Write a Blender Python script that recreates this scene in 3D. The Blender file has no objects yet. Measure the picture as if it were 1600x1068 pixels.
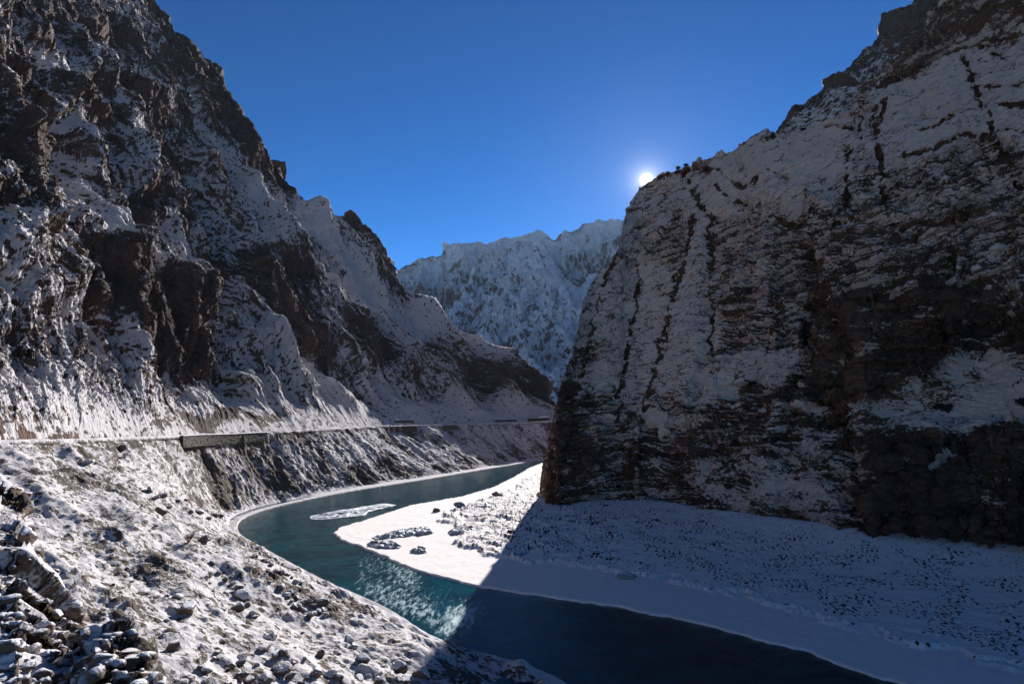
import bpy, math, random
import numpy as np
from mathutils import Vector
rng = np.random.default_rng(7)
random.seed(7)
R = math.radians
f32 = np.float32
SC = bpy.context.scene
COL = SC.collection

# ---------------------------------------------------------------- camera
CAMH = 40.0
F = 889.0
PITCH = math.atan(106.0 / F)
cam = bpy.data.cameras.new('camera')
cam.sensor_width = 36.0
cam.lens = F / 1600.0 * 36.0
cam.clip_start = 0.2
cam.clip_end = 40000
camo = bpy.data.objects.new('camera', cam)
COL.objects.link(camo)
camo.location = (0, 0, CAMH)
camo.rotation_euler = (R(90) + PITCH, 0, 0)
SC.camera = camo

cp, sp_ = math.cos(PITCH), math.sin(PITCH)
def ray(px, py):
    """pixel of the 1600x1068 photo -> (x slope, z slope) per metre of world Y"""
    x = (px - 800.0) / F
    y = (534.0 - py) / F
    den = cp - y * sp_
    return x / den, (sp_ + y * cp) / den
def atY(px, py, d):
    a, e = ray(px, py)
    return (a * d, d, CAMH + e * d)
def atZ(px, py, z=0.0):
    a, e = ray(px, py)
    d = (z - CAMH) / e
    return (a * d, d, z)

# ---------------------------------------------------------------- sky, sun
SUNPX = (1010.0, 281.0)
a_, e_ = ray(*SUNPX)
sdir = Vector((a_, 1.0, e_)).normalized()
SUN_EL = math.asin(sdir.z)
SUN_AZ = math.atan2(sdir.x, sdir.y)
w = bpy.data.worlds.new("World")
SC.world = w
w.use_nodes = True
nt = w.node_tree
bg = nt.nodes['Background']
sky = nt.nodes.new('ShaderNodeTexSky')
sky.sky_type = 'NISHITA'
sky.sun_disc = False
sky.sun_elevation = SUN_EL
sky.sun_rotation = SUN_AZ
sky.altitude = 3300
sky.air_density = 1.0
sky.dust_density = 0.25
sky.ozone_density = 2.5
hs = nt.nodes.new('ShaderNodeHueSaturation')
hs.inputs['Saturation'].default_value = 1.2
gm = nt.nodes.new('ShaderNodeGamma'); gm.inputs['Gamma'].default_value = 1.45
nt.links.new(sky.outputs[0], gm.inputs['Color'])
nt.links.new(gm.outputs[0], hs.inputs['Color'])
hs.inputs['Value'].default_value = 0.53
# the sun's own disc and its bright aureole in the sky
geo = nt.nodes.new('ShaderNodeNewGeometry')
dot = nt.nodes.new('ShaderNodeVectorMath'); dot.operation = 'DOT_PRODUCT'
nt.links.new(geo.outputs['Incoming'], dot.inputs[0])
dot.inputs[1].default_value = tuple(-sdir)
ac = nt.nodes.new('ShaderNodeMath'); ac.operation = 'ARCCOSINE'
nt.links.new(dot.outputs['Value'], ac.inputs[0])
def glow(width, power, amp):
    d = nt.nodes.new('ShaderNodeMath'); d.operation = 'DIVIDE'
    nt.links.new(ac.outputs[0], d.inputs[0]); d.inputs[1].default_value = R(width)
    p = nt.nodes.new('ShaderNodeMath'); p.operation = 'POWER'
    nt.links.new(d.outputs[0], p.inputs[0]); p.inputs[1].default_value = power
    n = nt.nodes.new('ShaderNodeMath'); n.operation = 'MULTIPLY'; n.inputs[1].default_value = -1
    nt.links.new(p.outputs[0], n.inputs[0])
    ex = nt.nodes.new('ShaderNodeMath'); ex.operation = 'EXPONENT'
    nt.links.new(n.outputs[0], ex.inputs[0])
    m = nt.nodes.new('ShaderNodeMath'); m.operation = 'MULTIPLY'; m.inputs[1].default_value = amp
    nt.links.new(ex.outputs[0], m.inputs[0])
    return m
g1 = glow(0.48, 5, 80.0)
g2 = glow(0.5, 0.8, 18.0)
g3 = glow(6.0, 1.0, 0.7)
s1 = nt.nodes.new('ShaderNodeMath'); nt.links.new(g1.outputs[0], s1.inputs[0]); nt.links.new(g2.outputs[0], s1.inputs[1])
s2 = nt.nodes.new('ShaderNodeMath'); nt.links.new(s1.outputs[0], s2.inputs[0]); nt.links.new(g3.outputs[0], s2.inputs[1])
tint = nt.nodes.new('ShaderNodeVectorMath'); tint.operation = 'SCALE'
tint.inputs[0].default_value = (1.0, 0.97, 0.93)
nt.links.new(s2.outputs[0], tint.inputs['Scale'])
add = nt.nodes.new('ShaderNodeVectorMath'); add.operation = 'ADD'
nt.links.new(hs.outputs[0], add.inputs[0]); nt.links.new(tint.outputs[0], add.inputs[1])
nt.links.new(add.outputs[0], bg.inputs['Color'])
bg.inputs['Strength'].default_value = 0.055

sl = bpy.data.lights.new('sun', 'SUN')
sl.energy = 5.0
sl.angle = R(0.5)
sl.color = (1.0, 0.985, 0.99)
so = bpy.data.objects.new('sun', sl)
COL.objects.link(so)
so.rotation_euler = (-sdir).to_track_quat('-Z', 'Y').to_euler()

SC.view_settings.view_transform = 'Standard'
SC.view_settings.look = 'None'
SC.view_settings.gamma = 1
SC.view_settings.exposure = 1.02

# ---------------------------------------------------------------- noise tiles
TN = 1024
def make_band():
    n = rng.standard_normal((TN, TN))
    fx = np.fft.fftfreq(TN) * TN
    k = np.hypot(fx[:, None], fx[None, :])
    flt = np.exp(-((k - 50) / 22.0) ** 2)
    t = np.fft.ifft2(np.fft.fft2(n) * flt).real
    return (t / t.std()).astype(f32)
BAND = make_band()
def make_cells(nc=64):
    s = TN // nc
    jx = rng.random((nc, nc)); jy = rng.random((nc, nc))
    hh = rng.uniform(-1, 1, (nc, nc)); gx = rng.uniform(-1, 1, (nc, nc)); gy = rng.uniform(-1, 1, (nc, nc))
    yy, xx = np.mgrid[0:TN, 0:TN] / s
    iy = yy.astype(int); ix = xx.astype(int)
    f1 = np.full((TN, TN), 9.0); f2 = np.full((TN, TN), 9.0); hv = np.zeros((TN, TN))
    for oy in (-1, 0, 1):
        for ox in (-1, 0, 1):
            cy = (iy + oy); cx = (ix + ox); my = cy % nc; mx = cx % nc
            dx = xx - (cx + jx[my, mx]); dy = yy - (cy + jy[my, mx])
            d = np.hypot(dx, dy)
            h = hh[my, mx] + 1.1 * (gx[my, mx] * dx + gy[my, mx] * dy)
            c = d < f1
            f2 = np.where(c, f1, np.minimum(f2, d)); hv = np.where(c, h, hv); f1 = np.where(c, d, f1)
    return hv.astype(f32), (f2 - f1).astype(f32)
FAC, EDG = make_cells()
def ts(T, u, v):
    u = np.asarray(u, np.float64) * 16.0; v = np.asarray(v, np.float64) * 16.0
    iu = np.floor(u); iv = np.floor(v)
    fu = (u - iu).astype(f32); fv = (v - iv).astype(f32)
    iu = iu.astype(np.int64) & (TN - 1); iv = iv.astype(np.int64) & (TN - 1)
    iu1 = (iu + 1) & (TN - 1); iv1 = (iv + 1) & (TN - 1)
    return (T[iv, iu] * (1 - fu) + T[iv, iu1] * fu) * (1 - fv) + (T[iv1, iu] * (1 - fu) + T[iv1, iu1] * fu) * fv
def fbm(u, v, octv=4, gain=0.5, ridged=False, seed=0.0):
    out = 0; amp = 1.0; tot = 0.0
    u = u + seed * 3.7; v = v + seed * 5.3
    for i in range(octv):
        n = ts(BAND, u, v)
        if ridged:
            n = 1.0 - np.abs(n) * 1.25
        out = out + n * amp; tot += amp
        amp *= gain
        u, v = (u * 0.8 - v * 0.6) * 2.07 + 7.31, (u * 0.6 + v * 0.8) * 2.07 + 3.17
    return out / tot
def sstep(a, b, x):
    t = np.clip((x - a) / (b - a), 0, 1)
    return t * t * (3 - 2 * t)

def zs(a):
    return (a - a.mean()) / a.std()
def blur(a, n=1):
    for _ in range(n):
        p = np.pad(a, 1, mode='edge')
        a = (p[:-2, 1:-1] + p[2:, 1:-1] + p[1:-1, :-2] + p[1:-1, 2:] + 2 * a) / 6
    return a

# ---------------------------------------------------------------- maps drawn over a landform
X0, Y0, ST = -420, -520, 4
GX = np.arange(X0, 2100, ST); GY = np.arange(Y0, 1500, ST)
MX, MY = np.meshgrid(GX, GY)
def seg_dist(pts, X, Y):
    best = np.full(X.shape, 1e9)
    for (ax, ay), (bx, by) in zip(pts[:-1], pts[1:]):
        vx, vy = bx - ax, by - ay
        L = vx * vx + vy * vy + 1e-9
        t = np.clip(((X - ax) * vx + (Y - ay) * vy) / L, 0, 1)
        best = np.minimum(best, np.hypot(X - ax - t * vx, Y - ay - t * vy))
    return best
def inside(pts, X, Y):
    c = np.zeros(X.shape, bool)
    n = len(pts)
    for i in range(n):
        x1, y1 = pts[i]; x2, y2 = pts[(i + 1) % n]
        if y1 == y2: continue
        k = ((y1 > Y) != (y2 > Y)) & (X < (x2 - x1) * (Y - y1) / (y2 - y1) + x1)
        c ^= k
    return c
class PMap:
    def __init__(s, base=0.0): s.a = np.full(MX.shape, base, np.float64)
    def stroke(s, pts, wd, amp, p=1.0):
        s.a += amp * np.clip(1 - seg_dist(pts, MX, MY) / wd, 0, 1) ** p
        return s
    def poly(s, pts, soft, amp):
        d = seg_dist(list(pts) + [pts[0]], MX, MY)
        d = np.where(inside(pts, MX, MY), d, -d)
        s.a += amp * sstep(-soft, soft, d)
        return s
    def get(s, px, py):
        u = np.clip((px - X0) / ST, 0, s.a.shape[1] - 1.001); v = np.clip((py - Y0) / ST, 0, s.a.shape[0] - 1.001)
        iu = u.astype(int); iv = v.astype(int); fu = u - iu; fv = v - iv
        a = s.a
        return ((a[iv, iu] * (1 - fu) + a[iv, iu + 1] * fu) * (1 - fv) + (a[iv + 1, iu] * (1 - fu) + a[iv + 1, iu + 1] * fu) * fv).astype(f32)

# ---------------------------------------------------------------- mesh helpers
def grid_obj(name, P, mat, attrs=None, smooth=True, kind='structure', flip=False):
    r, c = P.shape[:2]
    me = bpy.data.meshes.new(name)
    me.vertices.add(r * c)
    me.vertices.foreach_set('co', np.ascontiguousarray(P, f32).ravel())
    idx = np.arange(r * c, dtype=np.int32).reshape(r, c)
    a, b, d, e = idx[:-1, :-1], idx[:-1, 1:], idx[1:, 1:], idx[1:, :-1]
    q = np.stack([a, e, d, b] if flip else [a, b, d, e], -1).reshape(-1, 4)
    nq = len(q)
    me.loops.add(nq * 4); me.loops.foreach_set('vertex_index', q.ravel())
    me.polygons.add(nq); me.polygons.foreach_set('loop_start', np.arange(0, nq * 4, 4, dtype=np.int32))
    me.polygons.foreach_set('use_smooth', np.full(nq, smooth))
    me.update(calc_edges=True)
    for k, v in (attrs or {}).items():
        at = me.attributes.new(k, 'FLOAT', 'POINT')
        at.data.foreach_set('value', np.ascontiguousarray(v, f32).ravel())
    me.materials.append(mat)
    o = bpy.data.objects.new(name, me)
    COL.objects.link(o)
    if kind: o['kind'] = kind
    return o
def raw_obj(name, V, Fc, mats, parent=None, smooth=False, midx=None):
    me = bpy.data.meshes.new(name)
    me.from_pydata([tuple(v) for v in V], [], [tuple(q) for q in Fc])
    for m in (mats if isinstance(mats, (list, tuple)) else [mats]): me.materials.append(m)
    if midx is not None: me.polygons.foreach_set('material_index', midx)
    if smooth: me.polygons.foreach_set('use_smooth', [True] * len(me.polygons))
    me.update()
    o = bpy.data.objects.new(name, me)
    COL.objects.link(o)
    if parent: o.parent = parent
    return o
def normals(P):
    du = np.gradient(P, axis=1); dv = np.gradient(P, axis=0)
    n = np.cross(du, dv)
    n /= np.linalg.norm(n, axis=2, keepdims=True) + 1e-9
    return n
def tag(o, label, cat, group=None, kind=None):
    o['label'] = label; o['category'] = cat
    if group: o['group'] = group
    if kind: o['kind'] = kind
    return o

# ---------------------------------------------------------------- materials
class NT:
    def __init__(s, name):
        s.m = bpy.data.materials.new(name); s.m.use_nodes = True
        s.t = s.m.node_tree; s.b = s.t.nodes['Principled BSDF']
        s.geo = s.t.nodes.new('ShaderNodeNewGeometry')
    def lk(s, a, b): s.t.links.new(a, b)
    def attr(s, n):
        a = s.t.nodes.new('ShaderNodeAttribute'); a.attribute_name = n; return a.outputs['Fac']
    def map(s, scale=(1, 1, 1), rot=(0, 0, 0)):
        m = s.t.nodes.new('ShaderNodeMapping'); m.inputs['Scale'].default_value = scale; m.inputs['Rotation'].default_value = rot
        s.lk(s.geo.outputs['Position'], m.inputs['Vector']); return m.outputs[0]
    def noise(s, scale, detail=4, rough=0.55, vec=None, typ='FBM'):
        n = s.t.nodes.new('ShaderNodeTexNoise'); n.noise_type = typ
        n.inputs['Scale'].default_value = scale; n.inputs['Detail'].default_value = detail; n.inputs['Roughness'].default_value = rough
        s.lk(vec if vec is not None else s.geo.outputs['Position'], n.inputs['Vector']); return n.outputs['Fac']
    def voro(s, scale, vec=None, feat='F1', out='Distance'):
        n = s.t.nodes.new('ShaderNodeTexVoronoi'); n.feature = feat; n.inputs['Scale'].default_value = scale
        s.lk(vec if vec is not None else s.geo.outputs['Position'], n.inputs['Vector']); return n.outputs[out]
    def mth(s, op, a, b=None, c=None, clamp=False):
        n = s.t.nodes.new('ShaderNodeMath'); n.operation = op; n.use_clamp = clamp
        for i, v in enumerate((a, b, c)):
            if v is None: continue
            if isinstance(v, (int, float)): n.inputs[i].default_value = v
            else: s.lk(v, n.inputs[i])
        return n.outputs[0]
    def rng(s, v, a, b, c=0.0, d=1.0, smooth=True):
        n = s.t.nodes.new('ShaderNodeMapRange'); n.interpolation_type = 'SMOOTHSTEP' if smooth else 'LINEAR'
        s.lk(v, n.inputs['Value'])
        for k, x in zip(('From Min', 'From Max', 'To Min', 'To Max'), (a, b, c, d)): n.inputs[k].default_value = x
        return n.outputs['Result']
    def mix(s, f, a, b):
        n = s.t.nodes.new('ShaderNodeMix'); n.data_type = 'RGBA'
        if isinstance(f, (int, float)): n.inputs['Factor'].default_value = f
        else: s.lk(f, n.inputs['Factor'])
        for k, v in (('A', a), ('B', b)):
            i = [q for q in n.inputs if q.name == k and q.type == 'RGBA'][0]
            if isinstance(v, tuple): i.default_value = (*v, 1)
            else: s.lk(v, i)
        return [q for q in n.outputs if q.type == 'RGBA'][0]
    def bump(s, h, strength, dist, prev=None):
        n = s.t.nodes.new('ShaderNodeBump'); n.inputs['Strength'].default_value = strength; n.inputs['Distance'].default_value = dist
        s.lk(h, n.inputs['Height'])
        if prev is not None: s.lk(prev, n.inputs['Normal'])
        return n.outputs['Normal']

def snowy_rock(name, rockA, rockB, rockC, snowc, fine, nscale, bumpd, width=0.18, jit=0.9, stretch=None, cracks=0.0, turn=0.0):
    """bare rock with snow lying where the mesh says it lies; fine = grain frequency per metre"""
    n = NT(name)
    v = n.geo.outputs['Position']
    if stretch:
        m0 = n.t.nodes.new('ShaderNodeMapping'); m0.inputs['Rotation'].default_value = (0, 0, R(turn)); n.lk(v, m0.inputs['Vector'])
        m1 = n.t.nodes.new('ShaderNodeMapping'); m1.inputs['Scale'].default_value = stretch; n.lk(m0.outputs[0], m1.inputs['Vector'])
        v = m1.outputs[0]
    big = n.noise(0.03 * fine, 3, 0.6)
    med = n.noise(0.22 * fine, 5, 0.6, v)
    fin = n.noise(1.1 * fine, 6, 0.65, v)
    cr = n.voro(0.35 * fine, v, 'DISTANCE_TO_EDGE')
    rock = n.mix(n.rng(big, 0.35, 0.65), rockA, rockB)
    rock = n.mix(n.rng(med, 0.45, 0.75), rock, rockC)
    rock = n.mix(n.rng(cr, 0.0, 0.05, 0.6, 0.0), rock, tuple(c * 0.4 for c in rockA))
    sn = n.mth('ADD', n.attr('snow'), n.mth('MULTIPLY', n.mth('SUBTRACT', fin, 0.5), jit))
    sn = n.mth('ADD', sn, n.mth('MULTIPLY', n.mth('SUBTRACT', med, 0.5), jit * 0.6))
    if cracks:
        wv = n.t.nodes.new('ShaderNodeTexNoise'); wv.inputs['Scale'].default_value = 0.35; wv.inputs['Detail'].default_value = 4
        n.lk(v, wv.inputs['Vector'])
        av = n.t.nodes.new('ShaderNodeVectorMath'); av.operation = 'MULTIPLY_ADD'
        n.lk(wv.outputs['Color'], av.inputs[0]); av.inputs[1].default_value = (5, 5, 5); n.lk(v, av.inputs[2])
        for sc_, wd_, am_, ms_ in ((0.16, 0.035, cracks, 0.08), (0.5, 0.06, cracks * 0.8, 0.25)):
            e_ = n.voro(sc_, av.outputs[0], 'DISTANCE_TO_EDGE')
            mk = n.rng(n.noise(ms_, 3, 0.6), 0.46, 0.62)
            sn = n.mth('SUBTRACT', sn, n.mth('MULTIPLY', n.mth('MULTIPLY', n.rng(e_, 0.0, wd_, 1.0, 0.0), mk), am_))
    fac = n.rng(sn, -width, width)
    snow = n.mix(n.rng(n.noise(0.5 * fine, 3), 0.3, 0.7), snowc, tuple(c * 0.9 for c in snowc))
    n.lk(n.mix(fac, rock, snow), n.b.inputs['Base Color'])
    n.b.inputs['Roughness'].default_value = 0.9
    n.b.inputs['Specular IOR Level'].default_value = 0.15
    h = n.mth('ADD', n.mth('MULTIPLY', fin, 0.6), n.mth('MULTIPLY', n.rng(cr, 0, 0.12), 0.25))
    h = n.mth('MULTIPLY', h, n.rng(fac, 0, 1, 1.0, 0.35, False))
    h = n.mth('ADD', h, n.mth('MULTIPLY', fac, 0.25))
    n.lk(n.bump(h, 0.9, bumpd), n.b.inputs['Normal'])
    return n.m

M_left = snowy_rock('left_rock_and_snow', (0.060, 0.040, 0.030), (0.105, 0.062, 0.042), (0.036, 0.026, 0.022), (0.50, 0.455, 0.435), 1.3, 1, 0.9, jit=3.0, stretch=(1.2, 0.32, 0.32), turn=-56)
M_bank = snowy_rock('bank_scree_and_snow', (0.085, 0.064, 0.048), (0.12, 0.088, 0.064), (0.055, 0.040, 0.031), (0.53, 0.49, 0.475), 2.5, 1, 0.3, jit=4.0, stretch=(1.1, 0.5, 0.5), turn=-60)
M_cliff = snowy_rock('cliff_rock_and_rime', (0.070, 0.040, 0.025), (0.13, 0.072, 0.042), (0.035, 0.023, 0.016), (0.50, 0.39, 0.335), 1.4, 1, 0.5, jit=2.7, cracks=1.5, stretch=(0.6, 1.0, 1.1), turn=41.6)
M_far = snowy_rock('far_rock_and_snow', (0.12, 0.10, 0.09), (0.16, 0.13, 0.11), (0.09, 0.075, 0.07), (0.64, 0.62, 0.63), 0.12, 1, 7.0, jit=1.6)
M_knoll = snowy_rock('near_rock_and_snow', (0.075, 0.052, 0.037), (0.12, 0.08, 0.055), (0.04, 0.03, 0.023), (0.53, 0.49, 0.475), 8.0, 1, 0.06, jit=1.2)
M_bar = snowy_rock('bar_gravel_and_snow', (0.045, 0.036, 0.030), (0.07, 0.058, 0.048), (0.03, 0.024, 0.021), (0.78, 0.705, 0.65), 2.2, 1, 0.12, jit=0.7)
def water_mat():
    n = NT('river_water')
    v = n.map((1.0, 0.55, 1.0), (0, 0, R(25)))
    a = n.noise(1.5, 6, 0.66, v); b = n.noise(7.0, 4, 0.6, v); c = n.noise(0.10, 4, 0.55)
    deep = n.mix(n.rng(c, 0.35, 0.65), (0.0005, 0.021, 0.028), (0.001, 0.042, 0.052))
    foam_z = n.attr('foam')
    st = n.noise(0.7, 8, 0.78, n.map((1.5, 0.45, 1), (0, 0, R(-32))))
    f = n.mth('ADD', n.mth('MULTIPLY', foam_z, 0.42), st)
    foam = n.rng(f, 0.70, 0.92)
    n.lk(n.mix(foam, deep, (0.36, 0.47, 0.48)), n.b.inputs['Base Color'])
    n.lk(n.rng(foam, 0, 1, 0.08, 0.5, False), n.b.inputs['Roughness'])
    n.b.inputs['IOR'].default_value = 1.33
    n.b.inputs['Specular IOR Level'].default_value = 0.22
    h = n.mth('ADD', n.mth('MULTIPLY', a, 0.8), n.mth('MULTIPLY', b, 0.16))
    n.lk(n.bump(h, 1.0, 0.15), n.b.inputs['Normal'])
    return n.m
M_water = water_mat()

# ---------------------------------------------------------------- landform sheets
def sheet(pxs, sky, base, depth, rows, back_rows, back_vec, back_len):
    """a landform face swept from its foot to its crest, then over the crest and down behind it.
    sky/base: list of (px, py); depth(px, py) -> world Y"""
    sx = np.interp(pxs, [p[0] for p in sky], [p[1] for p in sky])
    bx = np.interp(pxs, [p[0] for p in base], [p[1] for p in base])
    t = np.linspace(0, 1, rows)[:, None]
    PY = bx[None, :] * (1 - t) + sx[None, :] * t
    PX = np.repeat(pxs[None, :], rows, 0)
    a, e = ray(PX, PY)
    D = depth(PX, PY, a, e)
    P = np.stack([a * D, D, CAMH + e * D], -1)
    s = (np.linspace(0, 1, back_rows + 1)[1:] ** 1.7 * back_len)
    bv = np.array(back_vec(pxs)) if callable(back_vec) else np.repeat(np.array(back_vec, float)[None, :], len(pxs), 0)
    B = P[-1][None] + s[:, None, None] * bv[None]
    if True:
        B[..., 2] = np.maximum(B[..., 2], -6)
    W = np.concatenate([np.zeros_like(PX), np.repeat(s[:, None], len(pxs), 1)], 0)
    PX = np.concatenate([PX, np.repeat(PX[-1:], back_rows, 0)], 0)
    PY = np.concatenate([PY, np.repeat(PY[-1:], back_rows, 0)], 0)
    return np.concatenate([P, B], 0), PX, PY, W
def wall_depth(px_l, d0_l, z0_l, m_l, talus=0):
    def fn(PX, PY, a, e):
        d0 = np.interp(PX, px_l, d0_l); z0 = np.interp(PX, px_l, z0_l); m = np.interp(PX, px_l, m_l)
        D = (CAMH - z0 + m * d0) / (m - e)
        if talus:
            Lt = talus; c = 0.42 * m * Lt * np.clip((d0 - 120) / 60, 0.5, 1)
            for _ in range(14): D = (CAMH - z0 + m * d0 + c * (1 - np.exp(-np.clip(D - d0, 0, None) / Lt))) / (m - e)
        return D
    return fn
def disp(P, N, h): return P + N * h[..., None]

# road centre line and river shores --------------------------------
ROAD = [(-80, -40, 35.5), (-90, 30, 34.8), (-108, 85, 33.8)] + [atY(*q) for q in (
    (0, 690, 130), (75, 688, 146), (120, 687, 158), (170, 685, 175), (230, 683, 196), (270, 681, 214), (310, 679, 234), (350, 678, 252),
    (410, 675, 279), (480, 672, 312), (600, 666, 388), (680, 664, 430), (760, 662, 474), (830, 660, 506), (930, 655, 545), (1050, 652, 570))]
SHORE = [(50, -30, 0), (38, 30, 0), (20, 65, 0)] + [atZ(*q) for q in (
    (870, 1062), (690, 1003), (600, 950), (500, 905), (420, 862), (374, 834), (377, 812),
    (420, 795), (490, 779), (560, 766), (660, 750), (730, 738), (790, 728), (845, 719), (950, 706), (1080, 700))]
ROAD = np.array(ROAD); SHORE = np.array(SHORE)
def smooth_line(A, n):
    """Catmull-Rom resample of matched control lines"""
    k = np.linspace(0, len(A) - 1, n)
    i = np.clip(k.astype(int), 0, len(A) - 2); t = (k - i)[:, None]
    p0 = A[np.maximum(i - 1, 0)]; p1 = A[i]; p2 = A[i + 1]; p3 = A[np.minimum(i + 2, len(A) - 1)]
    return 0.5 * ((2 * p1) + (-p0 + p2) * t + (2 * p0 - 5 * p1 + 4 * p2 - p3) * t ** 2 + (-p0 + 3 * p1 - 3 * p2 + p3) * t ** 3)

# ================================================================ LEFT MOUNTAIN
def left_mountain():
    pxs = np.linspace(-330, 1010, 1150)
    sky_ = [(-330, -470), (-200, -430), (0, -300), (150, -130), (245, -10), (262, 25), (290, 85), (325, 98), (348, 145), (390, 222), (405, 243), (440, 250),
            (462, 297), (478, 310), (525, 333), (547, 337), (573, 368), (590, 402), (606, 410), (620, 438), (638, 457), (700, 500), (770, 545), (822, 566),
            (850, 598), (875, 640), (1010, 640)]
    road = [tuple(q) for q in ((-330, 712), (-150, 700), (0, 691), (150, 687), (300, 680), (410, 676), (480, 673), (600, 667), (680, 665), (760, 663), (830, 661), (930, 653), (1010, 650))]
    dep = wall_depth([-330, -150, 0, 75, 150, 230, 300, 410, 480, 600, 680, 760, 830, 1010],
                     [90, 106, 134, 152, 175, 203, 234, 284, 317, 394, 436, 480, 512, 570],
                     [34.4, 33.9, 32.8, 32.2, 31.4, 30.6, 29.9, 29.3, 29.0, 28.8, 28.6, 28.4, 28.6, 29.5],
                     [2.0, 1.75, 1.55, 1.42, 1.30, 1.17, 1.08, 0.97, 0.89, 0.77, 0.70, 0.64, 0.60, 0.55], talus=38)
    P, PX, PY, W = sheet(pxs, sky_, road, dep, 900, 50, (-0.35, 0.75, -0.55), 260)
    U = P[..., 0] * 0.56 + P[..., 1] * 0.83
    V = P[..., 2].copy()
    front = 1 - sstep(0, 30, W)
    T = np.clip((np.interp(PX[0], [p[0] for p in road], [p[1] for p in road])[None] - PY), 0, None)   # px above road
    foot = sstep(1, 30, V - 30) * sstep(0, 20, T)
    # hand-placed spurs (+) and gullies (-), metres
    mp = PMap()
    mp.stroke([(462, 297), (520, 338), (640, 458), (730, 512), (800, 562), (850, 600)], 26, 9, 1.0)
    mp.stroke([(440, 262), (460, 330), (520, 420), (590, 470), (660, 530)], 40, -12, 1.0)
    mp.stroke([(395, 290), (440, 385), (500, 435), (560, 475), (610, 505), (640, 560)], 30, 13, 1.1)
    mp.stroke([(330, 250), (380, 330), (440, 400)], 34, 14, 1.1)
    mp.stroke([(395, 415), (420, 440), (440, 490)], 30, 7, 1.0)
    mp.stroke([(355, 330), (345, 400), (350, 470), (370, 560)], 30, -11, 1.0)
    mp.stroke([(418, 525), (470, 570), (560, 645)], 24, 9, 1.1)
    mp.stroke([(445, 500), (520, 560), (600, 640)], 30, -8, 1.0)
    mp.stroke([(560, 540), (610, 590), (660, 650)], 24, 8, 1.2)
    mp.stroke([(660, 540), (720, 600), (740, 655)], 26, 8, 1.2)
    mp.stroke([(610, 560), (690, 650)], 26, -7, 1.0)
    mp.stroke([(760, 570), (790, 620), (820, 655)], 22, 7, 1.2)
    mp.stroke([(735, 560), (770, 655)], 22, -6, 1.0)
    mp.stroke([(20, 350), (110, 325), (190, 385), (260, 420), (325, 455)], 34, 8, 1.0)
    mp.poly([(100, 380), (180, 372), (260, 412), (325, 455), (338, 560), (270, 580), (205, 505), (140, 450)], 14, 4)
    mp.stroke([(200, 400), (215, 470), (245, 560)], 12, -4, 1.0)
    mp.stroke([(262, 430), (268, 500), (290, 560)], 10, -4, 1.0)
    mp.stroke([(300, 450), (310, 560)], 10, -6, 1.0)
    mp.stroke([(0, 375), (70, 400), (130, 470), (130, 560)], 50, 7, 0.9)
    mp.stroke([(0, 300), (60, 330), (140, 440), (150, 540)], 22, -4, 1.0)
    mp.stroke([(190, 130), (260, 200), (320, 300), (345, 370)], 22, -9, 1.0)
    mp.stroke([(120, 60), (190, 190), (240, 270)], 30, 10, 1.0)
    mp.stroke([(60, 120), (130, 240), (210, 330)], 26, -8, 1.0)
    mp.stroke([(235, 310), (215, 350)], 26, -9, 1.0)
    mp.stroke([(270, 20), (300, 100), (345, 150), (395, 235)], 26, 12, 1.0)
    mp.stroke([(430, 250), (450, 290)], 22, 6, 0.8)
    mp.stroke([(552, 350), (578, 390), (600, 430)], 24, 4, 0.8)
    mp.stroke([(300, 640), (350, 645), (420, 655)], 14, 3, 0.6)
    mp.stroke([(370, 470), (400, 560), (460, 650)], 24, 6, 1.2)
    mp.stroke([(320, 580), (390, 650)], 24, -5, 1.0)
    # snow cover: + snowfield, - bare rock, also deep shade put in as dark rock
    sn = PMap(0.0)
    for pts in ([(62, 70), (136, 124), (178, 157)], [(165, 54), (194, 91), (240, 124)], [(116, 178), (215, 207), (290, 298), (355, 372)], [(289, 124), (314, 198), (372, 269), (413, 330)],
                [(20, 130), (90, 210), (140, 290)], [(200, 210), (250, 290), (300, 400)], [(330, 190), (380, 260), (440, 330)]):
        sn.stroke(pts, 17, 0.75, 0.8); mp.stroke(pts, 15, -5, 1.0)
    for pts in ([(223, 124), (264, 198), (289, 264), (330, 330)], [(0, 194), (62, 207), (83, 289)], [(0, 60), (60, 110), (110, 190)], [(100, 120), (170, 180), (230, 250), (270, 330)],
                [(200, 40), (250, 110), (300, 190), (350, 270)], [(310, 150), (350, 220), (400, 290)], [(480, 350), (540, 420)]):
        sn.stroke(pts, 15, -0.75, 0.8); mp.stroke(pts, 15, 6, 1.0)
    sn.poly([(100, 385), (180, 372), (260, 415), (325, 455), (338, 545), (270, 575), (205, 500), (140, 450)], 18, -1.05)
    sn.stroke([(400, 410), (425, 440), (440, 485)], 34, -1.15, 0.7)
    sn.stroke([(350, 380), (345, 440), (315, 480), (325, 560)], 24, -1.2, 0.7)  # cliff edge rock, plus the overhang's deep shade painted in by leaving snow off
    sn.stroke([(240, 315), (215, 350)], 34, -1.1, 0.7)  # shade of the recess, painted as dark snow-free ground
    sn.stroke([(255, 0), (300, 100), (340, 145), (395, 230)], 34, -1.3, 0.7)
    sn.stroke([(425, 255), (450, 290)], 26, -1.3, 0.7)
    sn.stroke([(545, 345), (575, 390), (600, 430), (640, 460)], 24, -1.3, 0.7)
    sn.stroke([(690, 535), (760, 575), (860, 615)], 32, -1.0, 0.7)
    sn.stroke([(570, 500), (600, 550)], 36, -0.8, 0.7)
    sn.stroke([(460, 430), (480, 500), (510, 545)], 30, -0.9, 0.7)
    sn.poly([(-330, -400), (200, -400), (300, 100), (340, 260), (300, 330), (120, 300), (0, 330), (-330, 330)], 40, -0.06)
    sn.stroke([(0, 150), (60, 300), (20, 310)], 60, -0.5, 0.7)
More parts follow.
